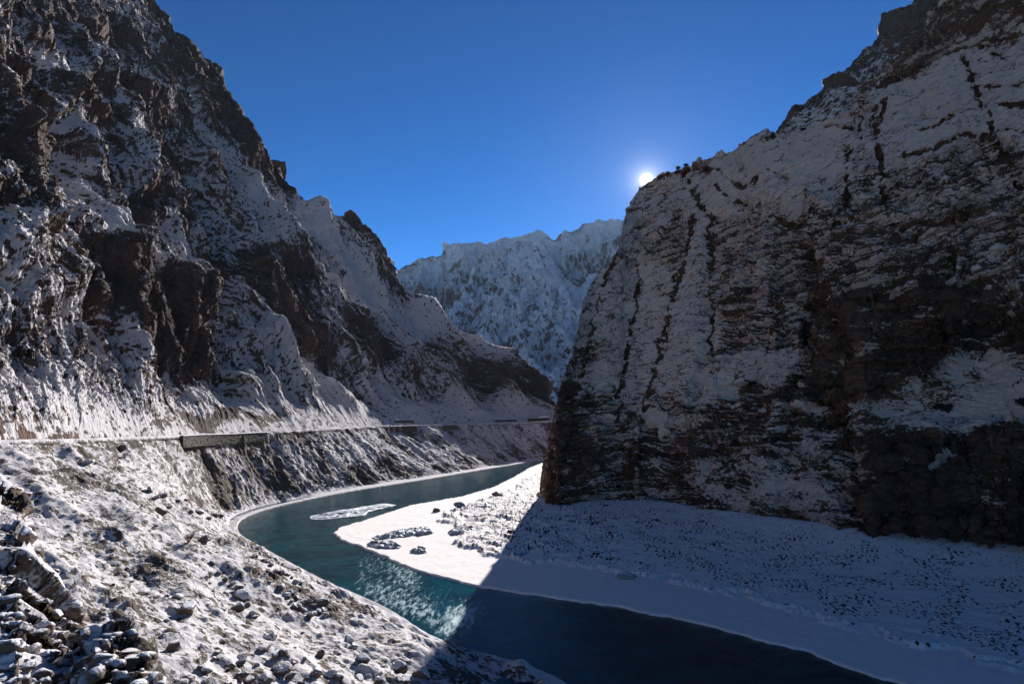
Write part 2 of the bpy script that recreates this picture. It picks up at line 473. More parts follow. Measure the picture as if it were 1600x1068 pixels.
    sn.stroke([(60, 0), (160, 60), (170, 110)], 60, -0.7, 0.7)
    sn.stroke([(190, 130), (260, 220), (300, 330)], 30, -0.8, 0.7)
    sn.stroke([(280, 652), (360, 650), (440, 655)], 14, -1.3, 0.7)
    sn.stroke([(60, 215), (120, 330)], 40, -0.3, 0.7)
    sn.stroke([(450, 310), (520, 365), (600, 440), (690, 500), (770, 548)], 32, 1.2, 0.6)
    sn.stroke([(500, 410), (590, 465), (650, 520)], 30, 1.0, 0.6)
    sn.stroke([(0, 370), (70, 345), (140, 330), (200, 385), (250, 420)], 30, 0.9, 0.7)
    sn.stroke([(340, 600), (420, 640)], 34, 0.7, 0.7)
    sn.stroke([(425, 525), (560, 640)], 34, 1.0, 0.7)
    sn.stroke([(600, 590), (650, 640)], 34, 0.9, 0.7)
    sn.stroke([(700, 630), (780, 640), (850, 640)], 26, 0.9, 0.7)
    sn.stroke([(20, 590), (110, 620), (180, 650)], 50, 0.8, 0.6)
    sn.stroke([(20, 420), (110, 480)], 50, 0.5, 0.6)
    sn.stroke([(390, 300), (430, 380)], 26, 0.5, 0.7)
    jx = fbm(U / 30, V / 30, 3, seed=1) * 9; jy = fbm(U / 30, V / 30, 3, seed=2) * 9
    rel = np.clip(250 / np.maximum(P[..., 1], 60), 0.5, 2.5)
    MP = mp.get(PX + jx * 0.7 * rel, PY + jy * 0.7 * rel)
    SN = sn.get(PX + jx * rel, PY + jy * rel)
    N = normals(P)
    if N[300, 500, 0] < 0: N = -N
    smooth_ = sstep(0.35, 1.0, SN)
    rough = 1 - 0.75 * smooth_
    h = MP * 1.1
    h += (fbm(U / 70, V / 190, 3, 0.5, True, seed=3) - 0.35) * 11 * foot
    P1 = disp(P, N, h * foot); N = normals(P1); N = N if N[300, 500, 0] > 0 else -N
    k = foot * 0.93 + 0.07
    U2 = U + fbm(U / 90, V / 120, 2, seed=11) * 4; V2 = V + fbm(U / 70, V / 70, 2, seed=12) * 3
    brk = sstep(-0.6, 0.9, fbm(U / 14, V / 20, 3, seed=13))
    h = (fbm(U2 / 18, V2 / 48, 4, 0.55, True, seed=4) - 0.35) * 1.8
    h += ts(FAC, U2 / 11, V2 / 46) * 1.6 * rough
    # ribs of tilted strata running down the slope
    q = (U2 + V2 * 0.20) / 8.5 + fbm(U / 45, V / 70, 3, seed=5) * 0.7
    saw = (q - np.floor(q)); h += (0.5 - saw) * 2.3 * rough * (0.25 + 0.75 * brk)
    q = (U2 + V2 * 0.12) / 3.1 + fbm(U / 25, V / 60, 3, seed=15) * 0.7
    saw = (q - np.floor(q)); h += (0.5 - saw) * 0.95 * rough * (1 - 0.5 * brk)
    q = (U2 - V2 * 0.05) / 1.35 + fbm(U / 12, V / 40, 3, seed=17) * 0.8
    saw = (q - np.floor(q)); h += (0.5 - saw) * 0.34 * (0.2 + 0.8 * rough)
    P2 = disp(P1, N, h * k); N = normals(P2); N = N if N[300, 500, 0] > 0 else -N
    h = ts(FAC, U2 / 4.6 + 3, V2 / 16 + 1) * 0.6 * rough
    h += ts(FAC, U2 / 2.0 + 5, V2 / 6.0 + 8) * 0.32 * (0.25 + 0.75 * rough)
    h += fbm(U2 / 3.0, V2 / 6, 3, 0.6, True, seed=6) * 0.45
    h += fbm(U / 1.8, V / 1.6, 3, 0.6, seed=16) * 0.12 / np.maximum(k, 0.3)
    h += fbm(U2 / 7, V2 / 9, 4, 0.6, True, seed=18) * 1.6 * sstep(40, 4, PY - np.interp(PX, [q[0] for q in sky_], [q[1] for q in sky_])) * rough
    bare = sstep(-0.25, -0.85, SN)
    h += (ts(FAC, U2 / 5 + 7, V2 / 12 + 2) * 1.5 + ts(FAC, U2 / 2.2, V2 / 4 + 1) * 0.55 - sstep(0.09, 0.0, ts(EDG, U2 / 6, V2 / 17)) * 1.3) * bare
    fade = np.clip(240 / np.maximum(P[..., 1], 60), 0.7, 1.2)
    P3 = disp(P2, N, h * k * fade)
    N = normals(P3); N = N if N[300, 500, 0] > 0 else -N
    nz = N[..., 2]
    lo = blur(nz, 3)
    s = 0.24 + zs(nz * 0.5 + lo * 0.5) * 0.46 + SN * 0.95 + fbm(U2 / 6, V2 / 22, 4, 0.6, seed=8) * 0.30
    s += (1 - foot) * (fbm(U / 8, V / 6, 4, 0.6, seed=19) * 0.55 - 0.22)
    s -= np.clip(ts(BAND, U / 2.0, V / 2.4) + 0.5 * ts(BAND, U / 5, V / 6) - 1.0, 0, 1) * 1.6
    return grid_obj('left_mountain', P3, M_left, {'snow': s}, smooth=False)
left_mountain()

# ================================================================ BANK BETWEEN ROAD AND RIVER
NB, RB = 1500, 560
def bank():
    k = np.linspace(0, 1, NB)
    # more columns where the bank is near
    Rd = smooth_line(ROAD, 4000); Sh = smooth_line(SHORE, 4000)
    mid = (Rd + Sh) / 2
    px = mid[:, 0] / np.maximum(mid[:, 1], 25)
    step = np.hypot(np.gradient(px), 0.2 * np.gradient(np.log(np.maximum(mid[:, 1], 25)))) + 1e-5
    cum = np.cumsum(step); cum = (cum - cum[0]) / (cum[-1] - cum[0])
    ii = np.interp(k, cum, np.arange(4000))
    rd = np.stack([np.interp(ii, np.arange(4000), Rd[:, j]) for j in range(3)], -1)
    sh = np.stack([np.interp(ii, np.arange(4000), Sh[:, j]) for j in range(3)], -1)
    # run a little under the road and a little under the water
    dv = sh - rd
    L = np.hypot(dv[:, 0], dv[:, 1])
    t = np.linspace(0, 1, RB)[:, None]
    lead = (4.0 / L)[None]
    tail = (3.0 / L)[None]
    tt = -lead + t * (1 + lead + tail)
    X = rd[None, :, 0] + tt * dv[None, :, 0]; Y = rd[None, :, 1] + tt * dv[None, :, 1]
    far = sstep(180, 260, rd[:, 1])[None]
    # height profile from road to river
    s = np.clip(tt, 0, 1)
    dist = tt * L[None]; rem = (1 - tt) * L[None]
    flat = far * 7.0 + (1 - far) * 3.0
    u = np.clip(1 - (dist - 1.5) / np.maximum(L[None] - flat - 1.5, 5), 0, 1)
    prof = u ** (1.22 + 0.25 * (1 - far)) 
    Z = 0.45 + (rd[None, :, 2] - 0.45 - 0.35) * prof
    Z = np.where(rem < 0.0, 0.45 + rem * 0.9, Z)
    rpx = 800 + F * rd[:, 0] / np.maximum(rd[:, 1] * cp, 1)
    for lo_, hi_, dz in ((281, 422, 3.5), (602, 653, 3.0), (686, 716, 2.8)):
        m_ = sstep(lo_ - 6, lo_ + 4, rpx) * sstep(hi_ + 6, hi_ - 4, rpx) * (rd[:, 1] > 60)
        Z = Z - dz * m_[None] * sstep(2.2, 3.0, dist) * np.exp(-np.clip(dist - 3.5, 0, 99) / 13.0) * sstep(0, 6, rem)
    P = np.stack([X, Y, Z], -1).astype(np.float64)
    U = (X * 0.5 + Y * 0.86); V = (X * 0.86 - Y * 0.5)
    a = np.clip(sstep(0.8, 8, rem - flat * 0.9), 0, 1) * sstep(0.5, 5, dist)
    a2 = sstep(-0.5, 3, rem - flat)
    N = normals(P); 
    if N[200, 500, 2] < 0: N = -N
    dcam = np.hypot(X, Y)
    # gullies running down to the river
    h = (fbm(U / 26, V / 70, 3, 0.5, True, seed=21) - 0.4) * (1.3 - 0.5 * far) * a
    qq = (U + V * 0.1) / 5.0 + fbm(U / 18, V / 22, 3, seed=27) * 1.3
    h += (0.5 - (qq - np.floor(qq))) * 0.38 * a * far
    # low humped snowy shelf along the near shore
    h += (ts(EDG, X / 5.0, Y / 6.5) - 0.2) * 1.5 * sstep(14, 8, rem) * sstep(0, 3, rem) * (1 - far)
    rocky = sstep(0.1, 0.9, fbm(U / 22, V / 40, 3, 0.55, seed=24) * 0.6 + 0.15 + 0.45 * far * sstep(16, 6, np.abs(rem - 12)) - 0.2 * (1 - far))
    P1 = disp(P, N, h); N = normals(P1); N = N if N[200, 500, 2] > 0 else -N
    h = (ts(FAC, U / 7 + 3, V / 11) * 0.55) * a2 * (0.25 + rocky * (0.6 + 0.8 * far))
    h += (ts(FAC, U / 2.6 + 9, V / 4.2) * 0.4) * a2 * (0.25 + rocky)
    h += fbm(U / 5.5, V / 9, 4, 0.55, seed=22) * 0.22 * a2
    h += np.maximum(ts(FAC, U / 0.9, V / 2.2), 0) * 0.22 * a2 + np.maximum(ts(FAC, U / 1.9 + 3, V / 4.0), 0.2) * 0.14 * a2
    h += np.maximum(ts(FAC, U / 0.55 + 4, V / 0.8), 0.2) * 0.10 * a2 * sstep(160, 60, dcam)
    h += fbm(X / 3, Y / 3, 3, seed=29) * 0.05 * (1 - a2)
    P2 = disp(P1, N, h); N = normals(P2); N = N if N[200, 500, 2] > 0 else -N
    nz = N[..., 2]
    sn = 0.40 + zs(nz * 0.75 + 0.25 * blur(nz, 3)) * 0.36 - rocky * 0.75 * a + fbm(U / 6, V / 11, 4, 0.6, seed=23) * 0.25
    spk = ts(BAND, U / 0.7, V / 2.0) + 0.5 * ts(BAND, U / 2.1, V / 6.4)
    sn = sn - np.clip(spk - 0.5, 0, 1.2) * 0.9 * a2 - sstep(0.3, 0.7, ts(FAC, U / 0.9, V / 2.2)) * 0.42 * a2 
    sn = sn + (1 - a2) * 1.3
    sn = np.where(rem < -0.3, -0.2, sn)
    sn = sn + 0.32 * sstep(330, 430, Y)
    # the steep cut just under the road
    cut = sstep(0.5, 2.0, dist) * sstep(7, 3, dist) * sstep(-0.2, 0.8, fbm(U / 20, U * 0, 2, seed=30) + 0.2)
    sn -= cut * 0.45
    grid_obj('river_bank', P2, M_bank, {'snow': sn}, smooth=True)
    return P2, a2 * (0.25 + rocky)
BANKP, BANKW = bank()

# ================================================================ ROAD
def road():
    n = 900
    c = smooth_line(ROAD, n)
    tg = np.gradient(c[:, :2], axis=0); tg /= np.linalg.norm(tg, axis=1, keepdims=True)
    nr = np.stack([tg[:, 1], -tg[:, 0]], -1)      # towards the river
    offs = np.array([-6.0, -5.0, -3.9, -3.6, -3.2, -2.9, -2.0, -1.2, -0.9, -0.5, -0.2, 0.5, 0.9, 1.3, 1.7, 2.1])
    zz = np.array([0.9, 0.25, 0.12, 0.05, 0.05, 0.12, 0.14, 0.12, 0.05, 0.05, 0.12, 0.14, 0.35, 0.42, 0.2, -0.9])
    P = np.zeros((len(offs), n, 3))
    s = np.cumsum(np.r_[0, np.linalg.norm(np.diff(c[:, :2], axis=0), axis=1)])
    for i, (o, z) in enumerate(zip(offs, zz)):
        wob = fbm(s / 7, s * 0 + i * 0.37, 3, seed=40)
        P[i, :, :2] = c[:, :2] + nr * (o + wob * 0.25)[:, None]
        P[i, :, 2] = c[:, 2] + z + wob * (0.10 if abs(o) < 4 else 0.3)
    sn = 0.9 + fbm(P[..., 0] / 4, P[..., 1] / 4, 3, seed=41) * 0.35
    sn[-1] = -0.8
    sn[[3, 4, 8, 9]] -= 0.45
    grid_obj('road', P, M_bank, {'snow': sn}, flip=True)
road()

# ================================================================ RIGHT CLIFF
CB_PX = [(838, 772), (850, 785), (870, 792), (930, 782), (1000, 779), (1080, 790), (1200, 806), (1350, 826), (1500, 838), (1600, 850), (1800, 885), (2000, 925)]
CB_Z = [1.5, 2.0, 2.2, 3.5, 4.5, 5.0, 6.0, 7.0, 7.5, 8.0, 9.0, 10.0]
CLIFF_BASE = np.array([atZ(p[0], p[1], z) for p, z in zip(CB_PX, CB_Z)])
def cliff():
    global CLIFFP
    pxs = np.linspace(838, 2000, 1000)
    sky_ = [(838, 772), (843, 768), (853, 705), (868, 640), (878, 592), (893, 556), (905, 500), (918, 455), (935, 422), (952, 412), (968, 388), (975, 342), (988, 312),
            (1000, 292), (1030, 272), (1060, 262), (1120, 240), (1200, 215), (1262, 200), (1330, 168), (1340, 128), (1395, 97), (1432, 58), (1470, 0), (1600, -140), (1800, -320), (2000, -470)]
    base = [(p[0], p[1] + 12) for p in CB_PX]
    d0 = [c[1] for c in CLIFF_BASE]
    pl = [p[0] for p in CB_PX]
    dep = wall_depth(pl, d0, CB_Z, [2.1, 2.15, 2.2, 2.3, 2.45, 2.6, 2.9, 3.2, 3.6, 3.9, 4.6, 5.4])
    P, PX, PY, W = sheet(pxs, sky_, base, dep, 900, 60, lambda p: np.stack([
        np.full(len(p), 0.60), np.full(len(p), 0.80), -0.12 + 0 * p], -1), 300)
    bz = np.interp(PX, [p[0] for p in CB_PX], [p[1] for p in CB_PX])
    U = P[..., 0] * 0.747 - P[..., 1] * 0.664 + W * 0.9
    V = P[..., 2].copy()
    edge = PX - np.interp(PY, [0, 290, 312, 342, 388, 412, 422, 455, 500, 556, 592, 640, 705, 768, 2000],
                          [1470, 1000, 988, 975, 968, 952, 935, 918, 905, 893, 878, 868, 853, 843, 838])
    mp = PMap()
    # right block stands proud of the slab, ramps and recesses
    mp.poly([(1262, 300), (1330, 330), (1600, 330), (2100, 300), (2100, 590), (1600, 565), (1530, 560), (1440, 600), (1300, 640), (1262, 640)], 9, 5)
    mp.poly([(1355, 700), (1420, 660), (1530, 660), (2100, 650), (2100, 1000), (1350, 900)], 10, 5)
    mp.stroke([(1300, 660), (1430, 620), (1530, 580), (1700, 540)], 30, -3, 0.8)
    mp.poly([(1070, 620), (1270, 620), (1270, 700), (1230, 730), (1075, 730)], 6, 2.5)
    mp.stroke([(1262, 400), (1258, 520), (1250, 640)], 18, -6, 0.9)
    mp.stroke([(1100, 330), (1106, 420), (1100, 520), (1080, 640)], 5, -1.2, 1.0)
    mp.poly([(1106, 330), (1262, 300), (1262, 620), (1080, 640)], 8, -3)
    mp.stroke([(1475, 500), (1500, 520), (1480, 600)], 40, 3, 0.7)
    mp.stroke([(1220, 640), (1210, 720), (1160, 790)], 30, 3, 0.9)
    mp.stroke([(1310, 660), (1330, 720), (1340, 800)], 24, -3, 0.9)
    cracks = [
        ([(1062, 266), (1078, 292), (1094, 318), (1112, 338)], 9), ([(1092, 254), (1128, 272), (1150, 288)], 4),
        ([(1140, 282), (1165, 296), (1200, 272), (1222, 274)], 4), ([(1120, 290), (1140, 310), (1160, 318)], 4),
        ([(1085, 335), (1076, 370), (1062, 425), (1046, 480), (1022, 570), (1008, 640)], 8),
        ([(1106, 338), (1104, 400), (1106, 470), (1098, 540)], 4), ([(1000, 420), (990, 500), (972, 600), (962, 660)], 5),
        ([(962, 400), (935, 470), (915, 560), (895, 640)], 5),
        ([(1325, 225), (1318, 260), (1321, 320), (1308, 372)], 7), ([(1366, 160), (1368, 205), (1376, 260), (1380, 310)], 7), ([(1345, 125), (1340, 170), (1342, 210)], 5),
        ([(1385, 150), (1370, 190)], 6), ([(1505, 88), (1520, 132), (1546, 190), (1560, 232), (1582, 280), (1620, 330)], 8), ([(1548, 170), (1552, 200)], 6),
        ([(1410, 214), (1470, 198), (1520, 180), (1545, 176)], 4), ([(1412, 243), (1460, 238), (1500, 220), (1545, 222)], 8),
        ([(1552, 172), (1620, 166)], 5), ([(1520, 140), (1580, 140), (1620, 126)], 4), ([(1562, 215), (1620, 208)], 5),
        ([(1385, 130), (1440, 102), (1500, 80), (1620, 46)], 4), ([(1350, 135), (1400, 118), (1440, 98)], 9),
        ([(1540, 78), (1560, 88), (1575, 102)], 5), ([(1280, 200), (1335, 192)], 5),
        ([(1262, 300), (1266, 400), (1262, 500), (1250, 620)], 9), ([(1200, 330), (1230, 345), (1262, 340)], 6),
        ([(1380, 300), (1385, 340), (1400, 380)], 5), ([(1130, 640), (1250, 632)], 5), ([(1080, 690), (1170, 700), (1260, 690)], 6), ([(930, 700), (1070, 712)], 6)]
    cm = PMap()
    sn = PMap(0.05)
    sn.poly([(1000, 300), (1060, 262), (1200, 215), (1330, 170), (1385, 150), (1500, 80), (1700, 10), (1700, 215), (1560, 230), (1400, 250), (1330, 300), (1262, 330), (1200, 330), (1106, 330), (1106, 600), (990, 640), (900, 600), (915, 480), (975, 360)], 20, 0.50)
    sn.poly([(1030, 320), (1080, 330), (1060, 400), (1010, 420)], 14, -0.55)
    sn.poly([(1120, 470), (1262, 360), (1262, 560), (1112, 600)], 22, -0.12)
    sn.poly([(1265, 470), (1400, 455), (1600, 465), (2100, 450), (2100, 560), (1600, 562), (1530, 562), (1440, 605), (1310, 640), (1265, 600)], 30, -0.95)
    sn.poly([(1262, 300), (1600, 240), (2100, 200), (2100, 380), (1600, 400), (1262, 405)], 20, 0.08)
    sn.poly([(1355, 715), (1430, 690), (1530, 675), (2100, 700), (2100, 1000), (1345, 900)], 22, -1.05)
    sn.stroke([(1410, 738), (1470, 728), (1520, 712)], 9, 1.3, 0.6)
    sn.stroke([(1560, 780), (1580, 800)], 18, 0.7, 0.7)
    sn.stroke([(1380, 640), (1470, 625), (1560, 590), (1700, 575)], 30, 0.8, 0.5)
    sn.stroke([(1470, 660), (1600, 610), (1700, 600)], 36, 0.9, 0.5)
    sn.stroke([(1380, 690), (1450, 665)], 22, 0.5, 0.7)
    sn.poly([(1290, 600), (1340, 600), (1350, 720), (1300, 710)], 12, -0.7)
    sn.poly([(1075, 625), (1262, 615), (1262, 700), (1200, 740), (930, 760), (930, 690), (1070, 690)], 10, -0.28)
    sn.stroke([(1000, 655), (1062, 655)], 16, 1.0, 0.6)
    sn.stroke([(1110, 600), (1170, 560), (1240, 560)], 26, 0.9, 0.6)
    sn.stroke([(1130, 760), (1200, 745), (1300, 790)], 40, 0.55, 0.6)
    sn.poly([(838, 800), (850, 690), (880, 590), (915, 600), (905, 660), (925, 700), (930, 790)], 12, -0.6)
    sn.poly([(1330, 150), (1440, 50), (1500, -30), (1700, -150), (1700, 20), (1500, 76), (1400, 110), (1345, 160)], 14, -0.45)
    sn.stroke([(1265, 420), (1250, 560)], 18, -0.6, 0.7)
    sn.poly([(1335, 165), (1400, 125), (1500, 88), (1700, 40), (1700, 215), (1545, 225), (1405, 240), (1385, 170)], 8, 0.35)
    sn.poly([(1060, 268), (1120, 242), (1200, 218), (1320, 175), (1315, 260), (1200, 268), (1120, 300)], 8, 0.3)
    sn.poly([(1265, 330), (1600, 290), (2100, 270), (2100, 470), (1600, 470), (1265, 480)], 24, -0.22)
    for pts in ([(1330, 560), (1372, 535), (1440, 503), (1475, 498)], [(1480, 512), (1520, 535), (1565, 558)], [(1310, 505), (1350, 480), (1420, 462)], [(1450, 470), (1540, 478), (1620, 470)], [(1290, 585), (1330, 570), (1350, 545)]):
        sn.stroke(pts, 7, 0.9, 0.7)
    jx = fbm(U / 22, V / 22, 4, 0.6, seed=51) * 7; jy = fbm(U / 22, V / 22, 4, 0.6, seed=52) * 7
    MP = mp.get(PX + jx * 0.5, PY + jy * 0.5); SN = sn.get(PX + jx * 2.6, PY + jy * 2.2)
    wx = fbm(U / 7, V / 7, 3, 0.6, seed=53) * 3.0
    CM = np.zeros(PX.shape)
    qx, qy = PX + wx + jx * 0.25, PY + wx * 0.6 + jy * 0.25
    for pts, wd in cracks:
        a0 = np.array(pts); m_ = (qx > a0[:, 0].min() - 14) & (qx < a0[:, 0].max() + 14) & (qy > a0[:, 1].min() - 14) & (qy < a0[:, 1].max() + 14)
        if m_.any(): CM[m_] = np.maximum(CM[m_], np.clip(1.25 - seg_dist(pts, qx[m_], qy[m_]) / (wd * 0.5), 0, 1))
    broken = 0.1 + 0.9 * sstep(-1.0, 0.4, fbm(U / 6, V / 6, 3, 0.6, seed=54))
    CM = np.clip(CM, 0, 1) * broken
    N = normals(P)
    if N[400, 500, 1] > 0: N = -N
    slab = sstep(0.25, 0.5, SN)
    rough = 1 - 0.72 * slab
    h = MP + (fbm(U / 55, V / 90, 3, 0.5, seed=55)) * 1.8 - CM * 1.6
    lim = sstep(0, 26, edge) * 0.75 + 0.25
    P1 = disp(P, N, h * lim); N = normals(P1); N = N if N[400, 500, 1] < 0 else -N
    Uw = U + fbm(U / 40, V / 40, 2, seed=56) * 5; Vw = V + fbm(U / 60, V / 40, 3, seed=57) * 2.2 - U * 0.12 - np.clip(V - 60, 0, 200) * U * 0.0016
    # bedding ledges
    q = Vw / 5.2; saw = 1 - (q - np.floor(q)); led = (saw ** 1.4 - 0.5) * 1.9
    q2 = Vw / 1.7 + 0.3; saw2 = 1 - (q2 - np.floor(q2)); led += (saw2 - 0.5) * 0.55
    h = led * (rough * (0.62 + 0.45 * sstep(-0.8, 0.8, fbm(U / 30, V / 12, 2, seed=58)))) + led * 0.06
    h += (fbm(U / 16, V / 22, 4, 0.55, True, seed=59) - 0.35) * 1.9 * (0.15 + 0.85 * rough)
    h += ts(FAC, Uw / 11, Vw / 15) * 1.5 * rough
    P2 = disp(P1, N, h * lim); N = normals(P2); N = N if N[400, 500, 1] < 0 else -N
    h = ts(FAC, Uw / 4.0 + 2, Vw / 3.0 + 6) * 0.55 * rough + ts(FAC, Uw / 1.7 + 7, Vw / 1.2 + 2) * 0.26 * (0.3 + 0.7 * rough)
    h += fbm(U / 2.4, Vw / 1.6, 3, 0.6, seed=60) * 0.13
    bare = sstep(-0.2, -0.85, SN)
    h += (ts(FAC, Uw / 3.2 + 4, Vw / 6.5) * 0.55 + ts(FAC, U / 1.5, Vw / 2.0 + 2) * 0.28 + ts(FAC, U / 9 + 9, V / 22) * 1.3 - sstep(0.10, 0.0, ts(EDG, U / 5, V / 12)) * 0.9) * bare
    P3 = disp(P2, N, h)
    N = normals(P3); N = N if N[400, 500, 1] < 0 else -N
    nz = N[..., 2]
    s = -0.20 + zs(nz * 0.6 + blur(nz, 2) * 0.4) * 0.40 * (1 - 0.5 * slab) + SN * 1.05 + fbm(U / 8, Vw / 5, 4, 0.62, seed=61) * 0.27 + fbm((U + Vw * 0.6) / 22, (Vw - U * 0.3) / 9, 3, 0.6, seed=63) * 0.32 * (1 - slab)
    s -= CM * 2.0
    sm = sstep(-14, 4, PY - bz) 
    CLIFFP = P3
    return grid_obj('right_cliff', P3, M_cliff, {'snow': s}, smooth=False)
cliff()

# ================================================================ HIGHER MOUNTAIN BEHIND THE CLIFF
def rear_mountain():
    pxs = np.linspace(1150, 1800, 360)
    sky_ = [(1150, 260), (1195, 225), (1212, 200), (1222, 186), (1240, 162), (1262, 150), (1290, 130), (1320, 102), (1345, 82), (1374, 52), (1380, 22), (1400, 10), (1425, -4), (1500, -70), (1800, -330)]
    base = [(1150, 300), (1800, 300)]
    dep = wall_depth([1150, 1800], [470, 400], [150, 150], [2.0, 2.6])
    P, PX, PY, W = sheet(pxs, sky_, base, dep, 360, 30, (0.5, 0.8, -0.1), 300)
    U = P[..., 0] * 0.8 - P[..., 1] * 0.6; V = P[..., 2].copy()
    N = normals(P); N = N if N[100, 100, 1] < 0 else -N
    q = (V - U * 0.25) / 11 + fbm(U / 40, V / 40, 3, seed=71) * 0.7
    h = (fbm(U / 50, V / 60, 4, 0.55, True, seed=70) - 0.35) * 7 + (0.5 - (q - np.floor(q))) * 3 + ts(FAC, U / 22, V / 16) * 3
    P1 = disp(P, N, h); N = normals(P1); N = N if N[100, 100, 1] < 0 else -N
    P1 = disp(P1, N, ts(FAC, U / 7, V / 5) * 1.1 + ts(FAC, U / 3, V / 2.4) * 0.5)
    N = normals(P1); N = N if N[100, 100, 1] < 0 else -N
    nz = N[..., 2]
    sn = PMap(0); sn.stroke([(1385, 20), (1440, 40), (1450, 0)], 50, -0.8, 0.6).stroke([(1220, 190), (1250, 160), (1340, 90)], 16, -0.5, 0.7).stroke([(1230, 200), (1300, 170), (1360, 130)], 30, 0.5, 0.7)
    s = 0.0 + zs(nz * 0.6 + blur(nz, 2) * 0.4) * 0.4 + sn.get(PX, PY) + fbm(U / 12, V / 8, 3, seed=72) * 0.3
    grid_obj('rear_mountain', P1, M_left, {'snow': s}, smooth=False)
rear_mountain()

# ================================================================ FAR SNOWY RANGES
def far_range(name, pxs, sky_, d0, m, z0, seed, amp, strokes):
    base = [(pxs[0], 655), (pxs[-1], 655)]
    def dep(PX, PY, a, e): return (CAMH - z0 + m * d0) / (m - e)
    P, PX, PY, W = sheet(pxs, sky_, base, dep, 420, 24, (0.0, 0.8, -0.5), d0 * 0.5)
    U = P[..., 0]; V = P[..., 2].copy(); S = d0 / 2600.0
    N = normals(P); N = N if N[200, 200, 2] > 0 else -N
    mp = PMap(); sn = PMap(0.0)
    for pts, wd, a, s in strokes:
        if a: mp.stroke(pts, wd, a, 1.0)
        if s: sn.stroke(pts, wd, s, 0.7)
    jx = fbm(U / (120 * S), V / (120 * S), 3, seed=seed + 5) * 5
    h = mp.get(PX + jx, PY + jx) * S
    top = sstep(0, 60, PY - PY[-1:])
    h += (fbm((U + V * 0.5) / (420 * S), (V - U * 0.4) / (420 * S), 5, 0.5, True, seed=seed) - 0.3) * amp * S * (0.25 + 0.75 * top)
    P1 = disp(P, N, h); N = normals(P1); N = N if N[200, 200, 2] > 0 else -N
    h = ((fbm((U + V * 0.8) / (80 * S), (V - U * 0.3) / (100 * S), 4, 0.6, True, seed=seed + 1) - 0.3) * 15 * S + ts(FAC, U / (70 * S), V / (90 * S)) * 10 * S) * (0.6 + 0.4 * top)
    h += ts(FAC, U / (26 * S), V / (34 * S)) * 4 * S * (0.4 + 0.6 * top)
    P2 = disp(P1, N, h); N = normals(P2); N = N if N[200, 200, 2] > 0 else -N
    nz = N[..., 2]
    s = 0.40 + zs(nz * 0.5 + 0.5 * blur(nz, 3)) * 0.42 + sn.get(PX + jx, PY + jx) + fbm(U / (70 * S), V / (60 * S), 4, 0.6, seed=seed + 2) * 0.25
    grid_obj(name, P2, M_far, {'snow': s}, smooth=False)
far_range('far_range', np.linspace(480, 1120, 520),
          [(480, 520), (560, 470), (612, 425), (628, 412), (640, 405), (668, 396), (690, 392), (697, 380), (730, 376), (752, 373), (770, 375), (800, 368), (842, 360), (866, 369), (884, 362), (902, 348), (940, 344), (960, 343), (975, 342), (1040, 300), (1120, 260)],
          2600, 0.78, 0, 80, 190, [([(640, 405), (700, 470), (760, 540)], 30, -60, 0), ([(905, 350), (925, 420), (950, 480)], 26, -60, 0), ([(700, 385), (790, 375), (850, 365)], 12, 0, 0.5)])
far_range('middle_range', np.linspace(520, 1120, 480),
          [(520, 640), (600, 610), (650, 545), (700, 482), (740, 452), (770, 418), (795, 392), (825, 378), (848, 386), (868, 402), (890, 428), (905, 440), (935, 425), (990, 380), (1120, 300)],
          1500, 0.62, 0, 90, 120, [([(825, 378), (800, 440), (760, 520)], 36, 50, 0), ([(870, 410), (900, 470), (880, 540)], 30, -40, 0.3), ([(780, 400), (830, 382), (880, 425)], 16, 0, -0.6), ([(790, 430), (740, 470), (690, 520)], 20, 0, -0.5)])

